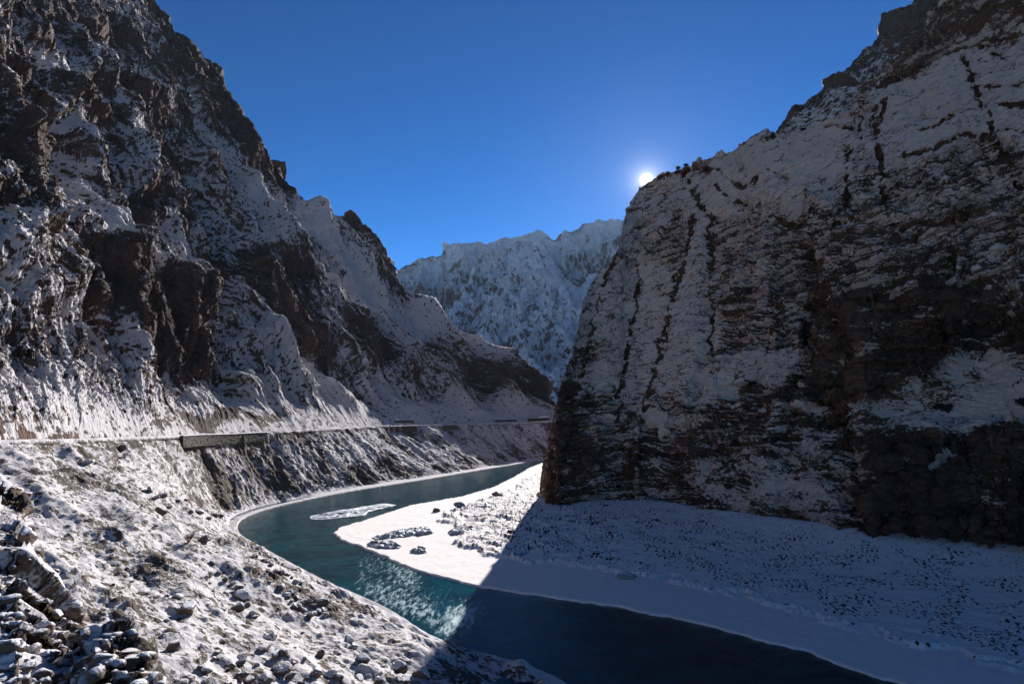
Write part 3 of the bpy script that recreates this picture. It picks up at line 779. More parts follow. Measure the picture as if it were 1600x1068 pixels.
# ================================================================ RIVER, BAR, GROUND
RSHORE = np.array([atZ(*q)[:2] for q in ((1100, 702), (900, 713), (850, 722), (826, 731), (803, 745), (768, 762), (720, 776), (640, 790), (572, 812), (530, 825), (519, 833), (535, 845),
                                        (570, 857), (602, 872), (650, 892), (740, 916), (850, 932), (950, 946), (1100, 976), (1240, 1014), (1262, 1019), (1330, 1046), (1410, 1068), (1500, 1112), (1700, 1200), (1950, 1330))])
GEDGE = [(1100, 712), (880, 722), (835, 745), (800, 768), (742, 789), (704, 800), (697, 815), (722, 828), (716, 850), (760, 868), (830, 880), (905, 885), (960, 897), (1040, 905), (1100, 921), (1180, 936), (1240, 958), (1310, 978), (1400, 1002), (1480, 1020), (1600, 1052), (1800, 1120), (2000, 1200)]
GEDGE = np.array([atZ(*q)[:2] for q in GEDGE])
def bar():
    global BARP, BARW
    pxs = np.linspace(470, 2050, 1250)
    py = 700.5 + (np.linspace(0, 1, 620) ** 1.15) * 720
    PX, PY = np.meshgrid(pxs, py)
    a, e = ray(PX, PY)
    D = -CAMH / e
    X, Y = a * D, D
    shp = [tuple(p) for p in RSHORE]; big = shp + [(200, 15), (900, 15), (900, 700), (300, 700)]
    # coarse signed distances, sampled every 3rd vertex would blur the shore, so do all
    ds = seg_dist(shp, X, Y); ds = np.where(inside(big, X, Y), ds, -ds)
    gl = [tuple(p) for p in GEDGE]; gb = gl + [(250, 40), (900, 40), (900, 700), (300, 700)]
    n1 = fbm(X / 9, Y / 9, 4, 0.6, seed=81)
    dg = seg_dist(gl, X, Y); dg = np.where(inside(gb, X, Y), dg, -dg) + n1 * 1.6 * sstep(200, 130, Y + 0 * X) + n1 * 3.2 * sstep(130, 220, Y)
    cb = [tuple(c[:2]) for c in CLIFF_BASE]
    dc = seg_dist(cb, X, Y)
    cz = np.interp(X, CLIFF_BASE[:, 0], CLIFF_BASE[:, 2])
    ds = ds + fbm(X / 6, Y / 6, 3, 0.5, seed=82) * 0.35
    Z = -1.2 + 1.55 * sstep(-0.6, 0.25, ds)
    Z = Z + fbm(X / 7, Y / 7, 3, seed=83) * 0.035 * sstep(0, 3, ds)
    g = sstep(-0.3, 1.2, dg)
    rise = g * 0.35 + np.clip(dg, 0, 60) * 0.022
    tal = np.maximum(cz - 0.35 - rise, 0) * np.exp(-(dc / 16.0) ** 1.3) * g
    Z = Z + rise + tal
    # broken ice rim where the shelf meets the gravel
    rim = sstep(-1.6, 0.2, dg) * sstep(3.2, 0.8, dg)
    Z = Z + rim * (0.32 + ts(FAC, X / 1.6, Y / 1.6) * 0.20 + ts(FAC, X / 0.7, Y / 0.7) * 0.12)
    far = sstep(120, 190, Y) * sstep(80, -10, X)
    q = (Y * 0.9 - X * 0.3) / 7.0 + fbm(X / 20, Y / 20, 3, seed=84) * 1.0
    led = (q - np.floor(q)) ** 2
    Z = Z + g * far * (led * 0.75 + ts(FAC, X / 5, Y / 3) * 0.35 * sstep(0.5, 8, dg))
    stones = np.maximum(ts(FAC, X / 1.25 + 2, Y / 1.6), 0) * 0.20 + np.maximum(ts(FAC, X / 0.7 + 2, Y / 0.8), 0) * 0.10
    den = sstep(-1.2, 0.6, fbm(X / 14, Y / 14, 3, seed=85)) * sstep(1.5, 7, dg) * (1 - 0.85 * np.exp(-(dc / 9.0)))
    Z = Z + stones * g * den + fbm(X / 4, Y / 4, 4, 0.55, seed=86) * 0.07 * g
    P = np.stack([X, Y, Z], -1)
    N = normals(P); N = N if N[300, 600, 2] > 0 else -N
    spk = ts(BAND, X / 1.0, Y / 1.3) + 0.6 * ts(BAND, X / 0.5, Y / 0.7) + 0.5 * fbm(X / 6, Y / 6, 2, seed=89)
    sn = 1.0 - np.clip(spk - 0.75, 0, 1.2) * 2.6 * den * g
    sn -= sstep(0.93, 0.6, N[..., 2]) * 1.5 * (g * (0.3 + 0.7 * far))
    sn -= g * far * 0.35 * (ts(BAND, X / 3.0, Y / 1.6) + 0.5)
    sn -= rim * (0.42 + 0.4 * ts(BAND, X / 1.2, Y / 1.2))
    sn = np.where(ds < -0.15, -1.0, sn)
    BARP = P; BARW = g * (den * sstep(-0.6, 1.0, fbm(X / 9, Y / 9, 3, seed=88)) + 2.2 * np.exp(-(dc / 2.5)))
    grid_obj('gravel_bar', P, M_bar, {'snow': sn}, smooth=True)
bar()
def river():
    pxs = np.linspace(300, 1650, 500)
    py = 701 + (np.linspace(0, 1, 400) ** 1.2) * 560
    PX, PY = np.meshgrid(pxs, py)
    a, e = ray(PX, PY); D = -CAMH / e
    X, Y = a * D, D
    fo = PMap(0.0)
    fo.stroke([(600, 905), (700, 950), (720, 970)], 50, 0.5, 0.6).stroke([(560, 880), (600, 850), (640, 895)], 30, 0.35, 0.6)
    fo.stroke([(440, 860), (520, 835), (560, 800)], 22, 0.3, 0.6).stroke([(690, 985), (760, 940)], 26, 0.4, 0.6).stroke([(760, 745), (830, 728)], 14, 0.4, 0.6)
    fo.stroke([(560, 920), (660, 960)], 26, 0.35, 0.6)
    Z = fbm(X / 5, Y / 3.2, 4, 0.5, seed=91) * 0.035
    P = np.stack([X, Y, Z], -1)
    grid_obj('river_water', P, M_water, {'foam': fo.get(PX, PY)}, smooth=True)
river()
def ground():
    n = NT('valley_ground')
    n.lk(n.mix(n.rng(n.noise(0.01, 6, 0.6), 0.4, 0.6), (0.78, 0.79, 0.82), (0.12, 0.10, 0.085)), n.b.inputs['Base Color'])
    n.b.inputs['Roughness'].default_value = 0.95
    xs = np.linspace(-9000, 9000, 60); ys = np.linspace(-9000, 9000, 60)
    X, Y = np.meshgrid(xs, ys)
    P = np.stack([X, Y, -3.0 + 0 * X], -1)
    grid_obj('ground', P, n.m, {}, smooth=True)
ground()

# ================================================================ THE OUTCROP BELOW THE CAMERA
def knoll():
    global KNP
    pxs = np.linspace(-420, 330, 760)
    sky_ = [(-420, 700), (-200, 745), (0, 778), (30, 800), (52, 846), (70, 880), (90, 935), (112, 962), (140, 985), (165, 1012), (200, 1050), (250, 1110), (330, 1250)]
    base = [(-420, 1500), (330, 1500)]
    ds_ = [34, 28, 23, 21, 19, 17.5, 15.8, 14.5, 13, 12, 10.5, 9, 7.5]
    def dep(PX, PY, a, e):
        d1 = np.interp(PX, [p[0] for p in sky_], ds_); y1 = np.interp(PX, [p[0] for p in sky_], [p[1] for p in sky_])
        t = np.clip((PY - y1) / (1500 - y1), 0, 1)
        return 1.0 / ((1 - t ** 0.8) / d1 + t ** 0.8 / 5.5)
    P, PX, PY, W = sheet(pxs, sky_, base, dep, 760, 60, lambda p: np.stack([ray(p, 900 + 0 * p)[0] * 0.9, np.full(len(p), 0.9), np.full(len(p), -1.7)], -1), 14)
    N = normals(P); N = N if N[300, 300, 2] > 0 else -N
    X, Y, Z = P[..., 0], P[..., 1], P[..., 2]
    U = X * 0.8 + Z * 0.5; V = Y * 0.9 + Z * 0.6
    calm = sstep(30, -20, seg_dist([(-60, 1075), (40, 1050), (90, 1085)], PX, PY) - 26) 
    h = fbm(U / 5, V / 5, 3, seed=101) * 0.25 + (ts(FAC, U / 1.9, V / 1.9) * 0.34 + np.maximum(ts(FAC, U / 0.75 + 3, V / 0.75), -0.2) * 0.22) * (1 - calm)
    P1 = disp(P, N, h); N = normals(P1); N = N if N[300, 300, 2] > 0 else -N
    h = (ts(FAC, U / 0.34 + 3, V / 0.34) * 0.11 + ts(FAC, U / 0.15 + 3, V / 0.15) * 0.04 + fbm(U / 0.5, V / 0.5, 3, seed=102) * 0.012) * (1 - calm) + fbm(U / 1.2, V / 1.2, 2, seed=104) * 0.03
    P2 = disp(P1, N, h); N = normals(P2); N = N if N[300, 300, 2] > 0 else -N
    s = 0.2 + zs(blur(N[..., 2], 2)) * 0.42 + fbm(U / 1.0, V / 1.0, 3, seed=103) * 0.2 + calm * 0.9 - sstep(100, 150, PX) * 0.3
    KNP = P2
    grid_obj('rock_outcrop', P2, M_knoll, {'snow': s}, smooth=True)
knoll()

# ---------------------------------------------------------------- finding spots on the landforms
def project(P):
    X, Y, Z = P[..., 0], P[..., 1], P[..., 2] - CAMH
    f = Y * cp + Z * sp_; u = -Y * sp_ + Z * cp
    f = np.where(f > 0.5, f, 1e9)
    return 800 + F * X / f, 534 - F * u / f
class Surf:
    def __init__(s, P):
        s.P = P.reshape(-1, 3); s.px, s.py = project(s.P)
        ok = (s.px > -60) & (s.px < 1700) & (s.py > 0) & (s.py < 1200)
        s.P = s.P[ok]; s.px = s.px[ok]; s.py = s.py[ok]
    def at(s, x, y):
        d = (s.px - x) ** 2 + (s.py - y) ** 2
        near = np.where(d < max(d.min() + 2, 9))[0]
        i = near[np.argmin(s.P[near, 1])]
        return s.P[i]
S_bank = Surf(BANKP); S_bar = Surf(BARP); S_cliff = Surf(CLIFFP); S_knoll = Surf(KNP)
KNW = np.ones(KNP.shape[:2])

# ---------------------------------------------------------------- stones
def ico(sub):
    t = (1 + 5 ** 0.5) / 2
    v = [(-1, t, 0), (1, t, 0), (-1, -t, 0), (1, -t, 0), (0, -1, t), (0, 1, t), (0, -1, -t), (0, 1, -t), (t, 0, -1), (t, 0, 1), (-t, 0, -1), (-t, 0, 1)]
    f = [(0, 11, 5), (0, 5, 1), (0, 1, 7), (0, 7, 10), (0, 10, 11), (1, 5, 9), (5, 11, 4), (11, 10, 2), (10, 7, 6), (7, 1, 8), (3, 9, 4), (3, 4, 2), (3, 2, 6), (3, 6, 8), (3, 8, 9), (4, 9, 5), (2, 4, 11), (6, 2, 10), (8, 6, 7), (9, 8, 1)]
    v = [np.array(q) / np.linalg.norm(q) for q in v]
    for _ in range(sub):
        c = {}; nf = []
        def mid(i, j):
            k = (min(i, j), max(i, j))
            if k not in c:
                m = v[i] + v[j]; v.append(m / np.linalg.norm(m)); c[k] = len(v) - 1
            return c[k]
        for a, b, d in f:
            x, y, z = mid(a, b), mid(b, d), mid(d, a)
            nf += [(a, x, z), (b, y, x), (d, z, y), (x, y, z)]
        f = nf
    return np.array(v), np.array(f)
def rock_shape(sub, r, flat=0.7, ncut=9):
    """a rock: a sphere cut by random planes, so it has broken faces and edges"""
    v, f = ico(sub)
    v = v.copy()
    for _ in range(ncut):
        n = r.normal(size=3); n /= np.linalg.norm(n); h = r.uniform(0.45, 0.82)
        d = v @ n - h
        v -= np.clip(d, 0, None)[:, None] * n * 0.96
    v *= np.array([1.0, r.uniform(0.62, 0.9), flat * r.uniform(0.8, 1.1)])
    v += r.normal(size=v.shape) * (0.012 if sub > 1 else 0.02)
    return v, f
def stone_mat(name, a, b, snowc, sc=2.0, lo=0.55, hi=0.8):
    n = NT(name)
    f = n.noise(sc, 6, 0.65); g = n.noise(sc * 5, 4, 0.6)
    rock = n.mix(n.rng(f, 0.4, 0.65), a, b)
    rock = n.mix(n.rng(g, 0.5, 0.75), rock, tuple(c * 0.55 for c in a))
    sep = n.t.nodes.new('ShaderNodeSeparateXYZ'); n.lk(n.geo.outputs['Normal'], sep.inputs[0])
    up = n.mth('ADD', sep.outputs['Z'], n.mth('MULTIPLY', n.mth('SUBTRACT', f, 0.5), 1.2))
    n.lk(n.mix(n.rng(up, lo, hi), rock, snowc), n.b.inputs['Base Color'])
    n.b.inputs['Roughness'].default_value = 0.9
    n.lk(n.bump(n.mth('ADD', f, n.mth('MULTIPLY', g, 0.4)), 0.8, 0.25 / sc), n.b.inputs['Normal'])
    return n.m
M_stone = stone_mat('scree_stone', (0.085, 0.063, 0.048), (0.12, 0.088, 0.066), (0.5, 0.485, 0.485))
M_boulder = stone_mat('boulder_rock', (0.11, 0.075, 0.053), (0.16, 0.11, 0.078), (0.5, 0.485, 0.485), 3.0, 0.9, 1.05)
M_gravel = stone_mat('gravel_stone', (0.045, 0.036, 0.031), (0.07, 0.057, 0.048), (0.6, 0.58, 0.58), 2.0, 0.8, 1.0)
M_snow = NT('snow_cap'); M_snow.b.inputs['Base Color'].default_value = (0.56, 0.54, 0.54, 1); M_snow.b.inputs['Roughness'].default_value = 0.85
M_snow.lk(M_snow.bump(M_snow.noise(9, 5, 0.6), 0.5, 0.03), M_snow.b.inputs['Normal']); M_snow = M_snow.m
STONES = [rock_shape(1, rng, 0.6, 8) for _ in range(10)]
def scatter(name, P, Wt, n, smin, smax, mat, label, cat, seed, pw=3.0, ymax=520):
    r = np.random.default_rng(seed)
    Pf = P.reshape(-1, 3); w = np.clip(Wt.reshape(-1), 0, None).copy()
    px, py = project(Pf)
    if name == 'outcrop_rubble': w[:] = (py > 800)
    w[(px < -80) | (px > 1700) | (py > 1140) | (py < 600) | (Pf[:, 1] > ymax)] = 0
    idx = r.choice(len(Pf), n, p=w / w.sum())
    V, Fc = [], []; off = 0
    sz = smin * (smax / smin) ** (r.random(n) ** pw)
    for i, k in enumerate(idx):
        v, f = STONES[i % 10]
        a = r.uniform(0, 6.283); c, s_ = math.cos(a), math.sin(a)
        q = v * sz[i]
        q = np.stack([q[:, 0] * c - q[:, 1] * s_, q[:, 0] * s_ + q[:, 1] * c, q[:, 2]], -1)
        V.append(q + Pf[k] + np.array([0, 0, sz[i] * 0.12])); Fc.append(f + off); off += len(v)
    V = np.concatenate(V); Fc = np.concatenate(Fc).astype(np.int32)
    me = bpy.data.meshes.new(name)
    me.vertices.add(len(V)); me.vertices.foreach_set('co', V.astype(f32).ravel())
    me.loops.add(len(Fc) * 3); me.loops.foreach_set('vertex_index', Fc.ravel())
    me.polygons.add(len(Fc)); me.polygons.foreach_set('loop_start', np.arange(0, len(Fc) * 3, 3, dtype=np.int32))
    me.update(calc_edges=True); me.materials.append(mat)
    o = bpy.data.objects.new(name, me); COL.objects.link(o)
    tag(o, label, cat, kind='stuff')
scatter('scree_stones', BANKP, BANKW, 4800, 0.08, 0.6, M_stone, 'loose dark scree stones dusted with snow all over the bank below the road', 'scree', 1)
scatter('outcrop_rubble', KNP, KNW, 900, 0.05, 0.24, M_stone, 'small broken rubble with snow between it on the near outcrop', 'rubble', 3, 2.0)
scatter('gravel_stones', BARP, BARW, 5500, 0.06, 0.45, M_gravel, 'small dark stones poking through the snow on the flat gravel bar', 'gravel', 2)

def boulder(S, px, py, size_px, label, flat=0.7, seed=0, group=None, cap=True, mat=None, rot=None):
    p = S.at(px, py)
    r = np.random.default_rng(1000 + seed)
    size = size_px * 0.5 * p[1] / F * 1.05
    v, f = rock_shape(3, r, flat, 12)
    a = rot if rot is not None else r.uniform(0, 6.28)
    root = bpy.data.objects.new('boulder', None)
    COL.objects.link(root); root.location = (p[0], p[1], p[2]); root.rotation_euler = (r.uniform(-0.2, 0.2), r.uniform(-0.25, 0.25), a)
    q = v * size; q[:, 2] += size * flat * 0.28
    raw_obj('rock', q, f, mat or M_boulder, root)
    if cap:
        n = np.cross(q[f[:, 1]] - q[f[:, 0]], q[f[:, 2]] - q[f[:, 0]]); n /= np.linalg.norm(n, axis=1, keepdims=True) + 1e-9
        top = f[(n[:, 2] > 0.55)]
        if len(top) > 8:
            used = np.unique(top)
            cnt = np.zeros(len(q)); full = np.zeros(len(q))
            for t in top: cnt[t] += 1
            for t in f: full[t] += 1
            inner = (cnt >= full) & (full > 0)
            mp_ = -np.ones(len(q), int); mp_[used] = np.arange(len(used))
            cv = q[used].copy(); cv[:, 2] += np.where(inner[used], size * 0.09, -size * 0.015)
            raw_obj('snow_cap', cv, mp_[top], M_snow, root, smooth=True)
    return tag(root, label, 'boulder', group)
BL = [
    (S_bank, 292, 952, 40, 'big rounded brown boulder standing alone in the snow on the lower bank', 0.6),
    (S_bank, 274, 1012, 26, 'dark pointed boulder left of and below the big rounded brown one', 0.95),
    (S_bank, 232, 1006, 30, 'long low brown boulder at the edge of the rocky outcrop', 0.5),
    (S_bank, 424, 996, 25, 'dark wedge shaped boulder above a pair of small ones on the lower bank', 0.6),
    (S_bank, 412, 1009, 22, 'flat dark slab just below the dark wedge shaped boulder', 0.45),
    (S_bank, 379, 1024, 22, 'grey brown tilted slab standing left of the two touching brown stones', 0.6),
    (S_bank, 428, 1025, 20, 'left one of two touching brown stones on the lower bank', 0.7),
    (S_bank, 440, 1020, 18, 'right one of two touching brown stones on the lower bank', 0.7),
    (S_bank, 436, 1050, 36, 'broad brown boulder half buried at the bottom edge of the photo', 0.6),
    (S_bank, 378, 1060, 26, 'snow capped brown boulder at the bottom edge left of the broad one', 0.8),
    (S_bank, 565, 1030, 26, 'reddish boulder among snow humps near the lower river bend', 0.6),
    (S_bank, 504, 944, 22, 'largest dark stone at the right end of the heap of round stones', 0.7),
    (S_bank, 376, 934, 28, 'dark upright boulder in the snow uphill of the heap of round stones', 0.8),
    (S_bank, 372, 950, 18, 'small dark stone touching the foot of the dark upright boulder', 0.8),
    (S_bank, 318, 843, 22, 'dark boulder right beside the red brown bush above the river bend', 0.6),
    (S_bank, 276, 930, 20, 'flat dark stone just uphill of the big rounded brown boulder', 0.4),
    (S_bank, 38, 772, 24, 'dark stone showing alone in the smooth snow on the left slope', 0.5),
    (S_bank, 134, 722, 24, 'dark flat stone below the road on the left slope', 0.4),
    (S_bank, 190, 700, 16, 'small rust brown stone just below the road on the left', 0.8),
    (S_bank, 250, 800, 22, 'grey block with snow cap among streaked rock above the bend', 0.7),
    (S_bank, 625, 1044, 30, 'grey boulder speckled with snow on the shore at the bottom', 0.6),
    (S_bank, 545, 1000, 20, 'small dark boulder in a snow hollow by the lower shore', 0.6),
    (S_bank, 320, 1048, 22, 'dark stone with thin snow at the bottom left of the stony strip', 0.6),
    (S_bank, 350, 1000, 16, 'small brown stone alone between the big boulder and the wedge shaped one', 0.6),
    (S_bank, 520, 1052, 24, 'brown boulder at the bottom edge between two stony patches', 0.6),
    (S_bank, 660, 1052, 34, 'wide low snow covered boulder at the shore near the bottom edge', 0.5),
    (S_knoll, 40, 842, 46, 'craggy brown rock at the top of the near outcrop under a snow pillow', 0.8),
    (S_knoll, 108, 956, 34, 'blocky brown rock on the right edge of the near outcrop', 0.8),
    (S_knoll, 150, 1012, 34, 'light brown block at the lower right of the near outcrop', 0.7),
    (S_knoll, 18, 1014, 48, 'dark rock jutting from snow at the bottom left corner', 0.7),
    (S_knoll, 70, 985, 34, 'dark broken rock in the middle of the near outcrop', 0.7),
    (S_knoll, 36, 920, 24, 'small brown stone on the left part of the near outcrop', 0.7),
    (S_bar, 682, 796, 14, 'small dark rock alone on the bright ice shelf', 0.7),
    (S_bar, 718, 789, 20, 'snow topped rock at the upper edge of the bright ice shelf', 0.5),
    (S_bar, 776, 772, 20, 'dark rock by the upstream edge of the gravel bar', 0.5),
]
for i, (S, px, py, sz, lab, fl) in enumerate(BL):
    boulder(S, px, py, sz, lab, fl, i)
r_ = np.random.default_rng(5)
ORD = ['leftmost', 'second from the left', 'third from the left', 'fourth from the left', 'fifth from the left', 'sixth from the left', 'fifth from the right', 'fourth from the right', 'third from the right', 'second from the right', 'rightmost']
def strew(S, n, path, spread, smin, smax, label, where, group, seed, flat=0.65):
    """n stones spaced along a line, told apart by their order in it"""
    path = np.array(path, float)
    seg = np.r_[0, np.cumsum(np.linalg.norm(np.diff(path, axis=0), axis=1))]
    names = ORD[:(n + 1) // 2] + ORD[len(ORD) - n // 2:]
    for i in range(n):
        t = (i + 0.5 + r_.uniform(-0.2, 0.2)) / n * seg[-1]
        x = np.interp(t, seg, path[:, 0]); y = np.interp(t, seg, path[:, 1]) + r_.normal() * spread
        sz = smin * (smax / smin) ** r_.random()
        boulder(S, x, y, sz, '%s, %s %s' % (label, names[i], where), flat, seed + i, group)
strew(S_bank, 11, [(436, 918), (462, 932), (512, 962)], 5, 12, 20, 'round dark stone', 'in the heap by the river', 'heap of round stones', 100)
strew(S_bank, 8, [(445, 935), (492, 962)], 3, 10, 16, 'snow capped stone', 'along the lower edge of the heap', 'stones below the heap', 130)
strew(S_bank, 11, [(270, 1056), (400, 1064), (540, 1056), (640, 1062)], 5, 14, 26, 'brown snow capped stone', 'along the bottom edge', 'stones along the bottom edge', 200)
strew(S_bank, 11, [(300, 1036), (420, 1040), (560, 1014)], 5, 9, 17, 'small brown stone', 'in the row above the bottom edge', 'stones above the bottom edge', 230)
strew(S_bank, 10, [(330, 880), (372, 915), (400, 980)], 6, 9, 17, 'small dark stone', 'in the loose line uphill of the heap', 'stones uphill of the heap', 300)
strew(S_bank, 11, [(392, 862), (430, 886), (474, 912)], 2, 9, 15, 'dark stone', 'along the near shore crest', 'stones along the near shore crest', 400)
strew(S_bank, 11, [(228, 768), (290, 790), (352, 806)], 5, 9, 17, 'dark block', 'on the rough slope above the bend', 'blocks on the rough slope', 500)
strew(S_bank, 9, [(440, 752), (600, 742)], 3, 6, 12, 'dark block', 'at the foot of the far bank', 'blocks at the foot of the far bank', 540)
strew(S_knoll, 9, [(10, 880), (60, 935), (120, 985), (180, 1040)], 10, 14, 26, 'brown broken stone', 'on the near outcrop', 'stones on the near outcrop', 600, 0.75)
# ---------------------------------------------------------------- ice on the river and the shelf
def ice_mat():
    n = NT('river_ice')
    f = n.noise(1.6, 6, 0.65); g = n.noise(0.5, 4, 0.6)
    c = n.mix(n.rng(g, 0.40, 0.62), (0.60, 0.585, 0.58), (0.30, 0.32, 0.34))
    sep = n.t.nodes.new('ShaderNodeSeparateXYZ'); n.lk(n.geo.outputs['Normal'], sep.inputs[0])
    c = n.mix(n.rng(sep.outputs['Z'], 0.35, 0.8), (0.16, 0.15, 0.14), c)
    n.lk(c, n.b.inputs['Base Color']); n.b.inputs['Roughness'].default_value = 0.6
    n.lk(n.bump(f, 0.8, 0.15), n.b.inputs['Normal'])
    return n.m
M_ice = ice_mat()
def ice_slab(name, pts, thick, rough, label, cat, z0=0.0, seed=0, group=None):
    W = np.array([atZ(x, y, z0)[:2] for x, y in pts])
    c = W.mean(0); n = 96
    ring = np.linspace(0, len(W), n, endpoint=False)
    i = ring.astype(int); t = (ring - i)[:, None]
    O = W[i % len(W)] * (1 - t) + W[(i + 1) % len(W)] * t
    for _ in range(3): O = (np.roll(O, 1, 0) + 2 * O + np.roll(O, -1, 0)) / 4
    rad = np.array([1.0, 1.0, 0.97, 0.93, 0.88, 0.8, 0.72, 0.63, 0.54, 0.45, 0.36, 0.27, 0.18, 0.09, 0.005])
    V = []
    for k, q in enumerate(rad):
        X = c[0] + (O[:, 0] - c[0]) * q; Y = c[1] + (O[:, 1] - c[1]) * q
        nn = fbm(X / 3.0 + seed, Y / 3.0, 3, seed=seed) * 0.06
        X = X * 1.0 + fbm(X / 2.5, Y / 2.5, 3, seed=seed + 3) * 0.25 * (q > 0.5); 
        top = thick * (0.35 + 0.65 * sstep(1.0, 0.75, q)) + (np.maximum(ts(FAC, X / 2.6 + seed, Y / 2.2), -0.2) * 0.8 + ts(FAC, X / 1.1, Y / 1.0) * 0.35) * rough * sstep(1.02, 0.8, q) + nn
        Z = np.full(n, -0.35) if k == 0 else top
        V.append(np.stack([X, Y, z0 + Z], -1))
    V = np.concatenate(V); base = np.array([c[0], c[1], z0])
    Fq = []
    for k in range(len(rad) - 1):
        for j in range(n):
            a, b = k * n + j, k * n + (j + 1) % n
            Fq.append((a, b, b + n, a + n))
    A = W - c
    area = 0.5 * np.sum(O[:, 0] * np.roll(O[:, 1], -1) - np.roll(O[:, 0], -1) * O[:, 1])
    if area < 0: Fq = [q[::-1] for q in Fq]
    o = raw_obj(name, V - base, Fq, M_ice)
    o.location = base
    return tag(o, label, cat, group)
ice_slab('ice_floe', [(484, 806), (520, 799), (560, 793), (600, 786), (621, 789), (598, 794), (574, 800), (572, 805), (540, 808), (500, 812), (486, 811)], 0.35, 0.35, 'long pale ice floe drifting in the river bend left of the bright shelf', 'ice floe', 0.0, 1)
ice_slab('ice_slab', [(580, 840), (610, 832), (640, 827), (676, 825), (676, 830), (650, 836), (620, 840), (590, 843)], 0.6, 0.5, 'rough raised ice slab heap, upper one of two on the bright ice shelf', 'ice slab', 0.35, 2)
ice_slab('ice_slab', [(572, 849), (600, 846), (628, 851), (624, 856), (600, 857), (578, 854)], 0.65, 0.45, 'grey sided ice slab, lower one of two by the tip of the bright ice shelf', 'ice slab', 0.35, 3)
ice_slab('ice_slab', [(640, 860), (650, 856), (662, 855), (670, 860), (666, 864), (648, 864)], 0.45, 0.6, 'small lumpy ice slab lying alone in the middle of the bright ice shelf', 'ice slab', 0.35, 4)
ice_slab('ice_slab', [(652, 828), (672, 827), (677, 833), (655, 837), (645, 834)], 1.0, 0.5, 'dark sided ice slab at the right end of the raised slab heap', 'ice slab', 0.35, 5)
ice_slab('ice_slab', [(700, 830), (720, 827), (752, 826), (756, 830), (730, 834), (702, 835)], 0.9, 0.5, 'long dark sided ice slab at the gravel edge in the sun', 'ice slab', 0.4, 6)
ice_slab('ice_slab', [(732, 793), (750, 790), (772, 789), (770, 794), (740, 798)], 1.0, 0.5, 'dark sided ice slab at the upper gravel edge near the cliff foot', 'ice slab', 0.4, 7)
ice_slab('ice_slab', [(965, 900), (980, 898), (994, 900), (992, 904), (970, 904)], 0.8, 0.2, 'narrow ice slab lying alone in the cliff shadow on the bar', 'ice slab', 0.4, 8)
ice_slab('ice_slab', [(795, 865), (812, 862), (826, 868), (810, 872), (796, 870)], 0.7, 0.3, 'flat ice slab just inside the shadow edge on the bar', 'ice slab', 0.4, 9)

# ---------------------------------------------------------------- retaining walls
def masonry(name, c1, c2, scale):
    n = NT(name)
    v = n.map((scale, scale, scale * 1.8))
    e = n.voro(1.0, v, 'DISTANCE_TO_EDGE'); col = n.voro(1.0, v, 'F1', 'Color')
    sep = n.t.nodes.new('ShaderNodeSeparateXYZ'); n.lk(col, sep.inputs[0])
    c = n.mix(sep.outputs['X'], c1, c2)
    c = n.mix(n.rng(n.noise(5, 4), 0.4, 0.7), c, tuple(x * 0.6 for x in c1))
    c = n.mix(n.rng(e, 0.02, 0.08, 1, 0), c, (0.035, 0.03, 0.027))
    n.lk(c, n.b.inputs['Base Color']); n.b.inputs['Roughness'].default_value = 0.95
    n.lk(n.bump(n.rng(e, 0, 0.15), 1.0, 0.12), n.b.inputs['Normal'])
    return n.m
M_mason = masonry('rubble_masonry', (0.065, 0.048, 0.034), (0.17, 0.13, 0.09), 1.1)
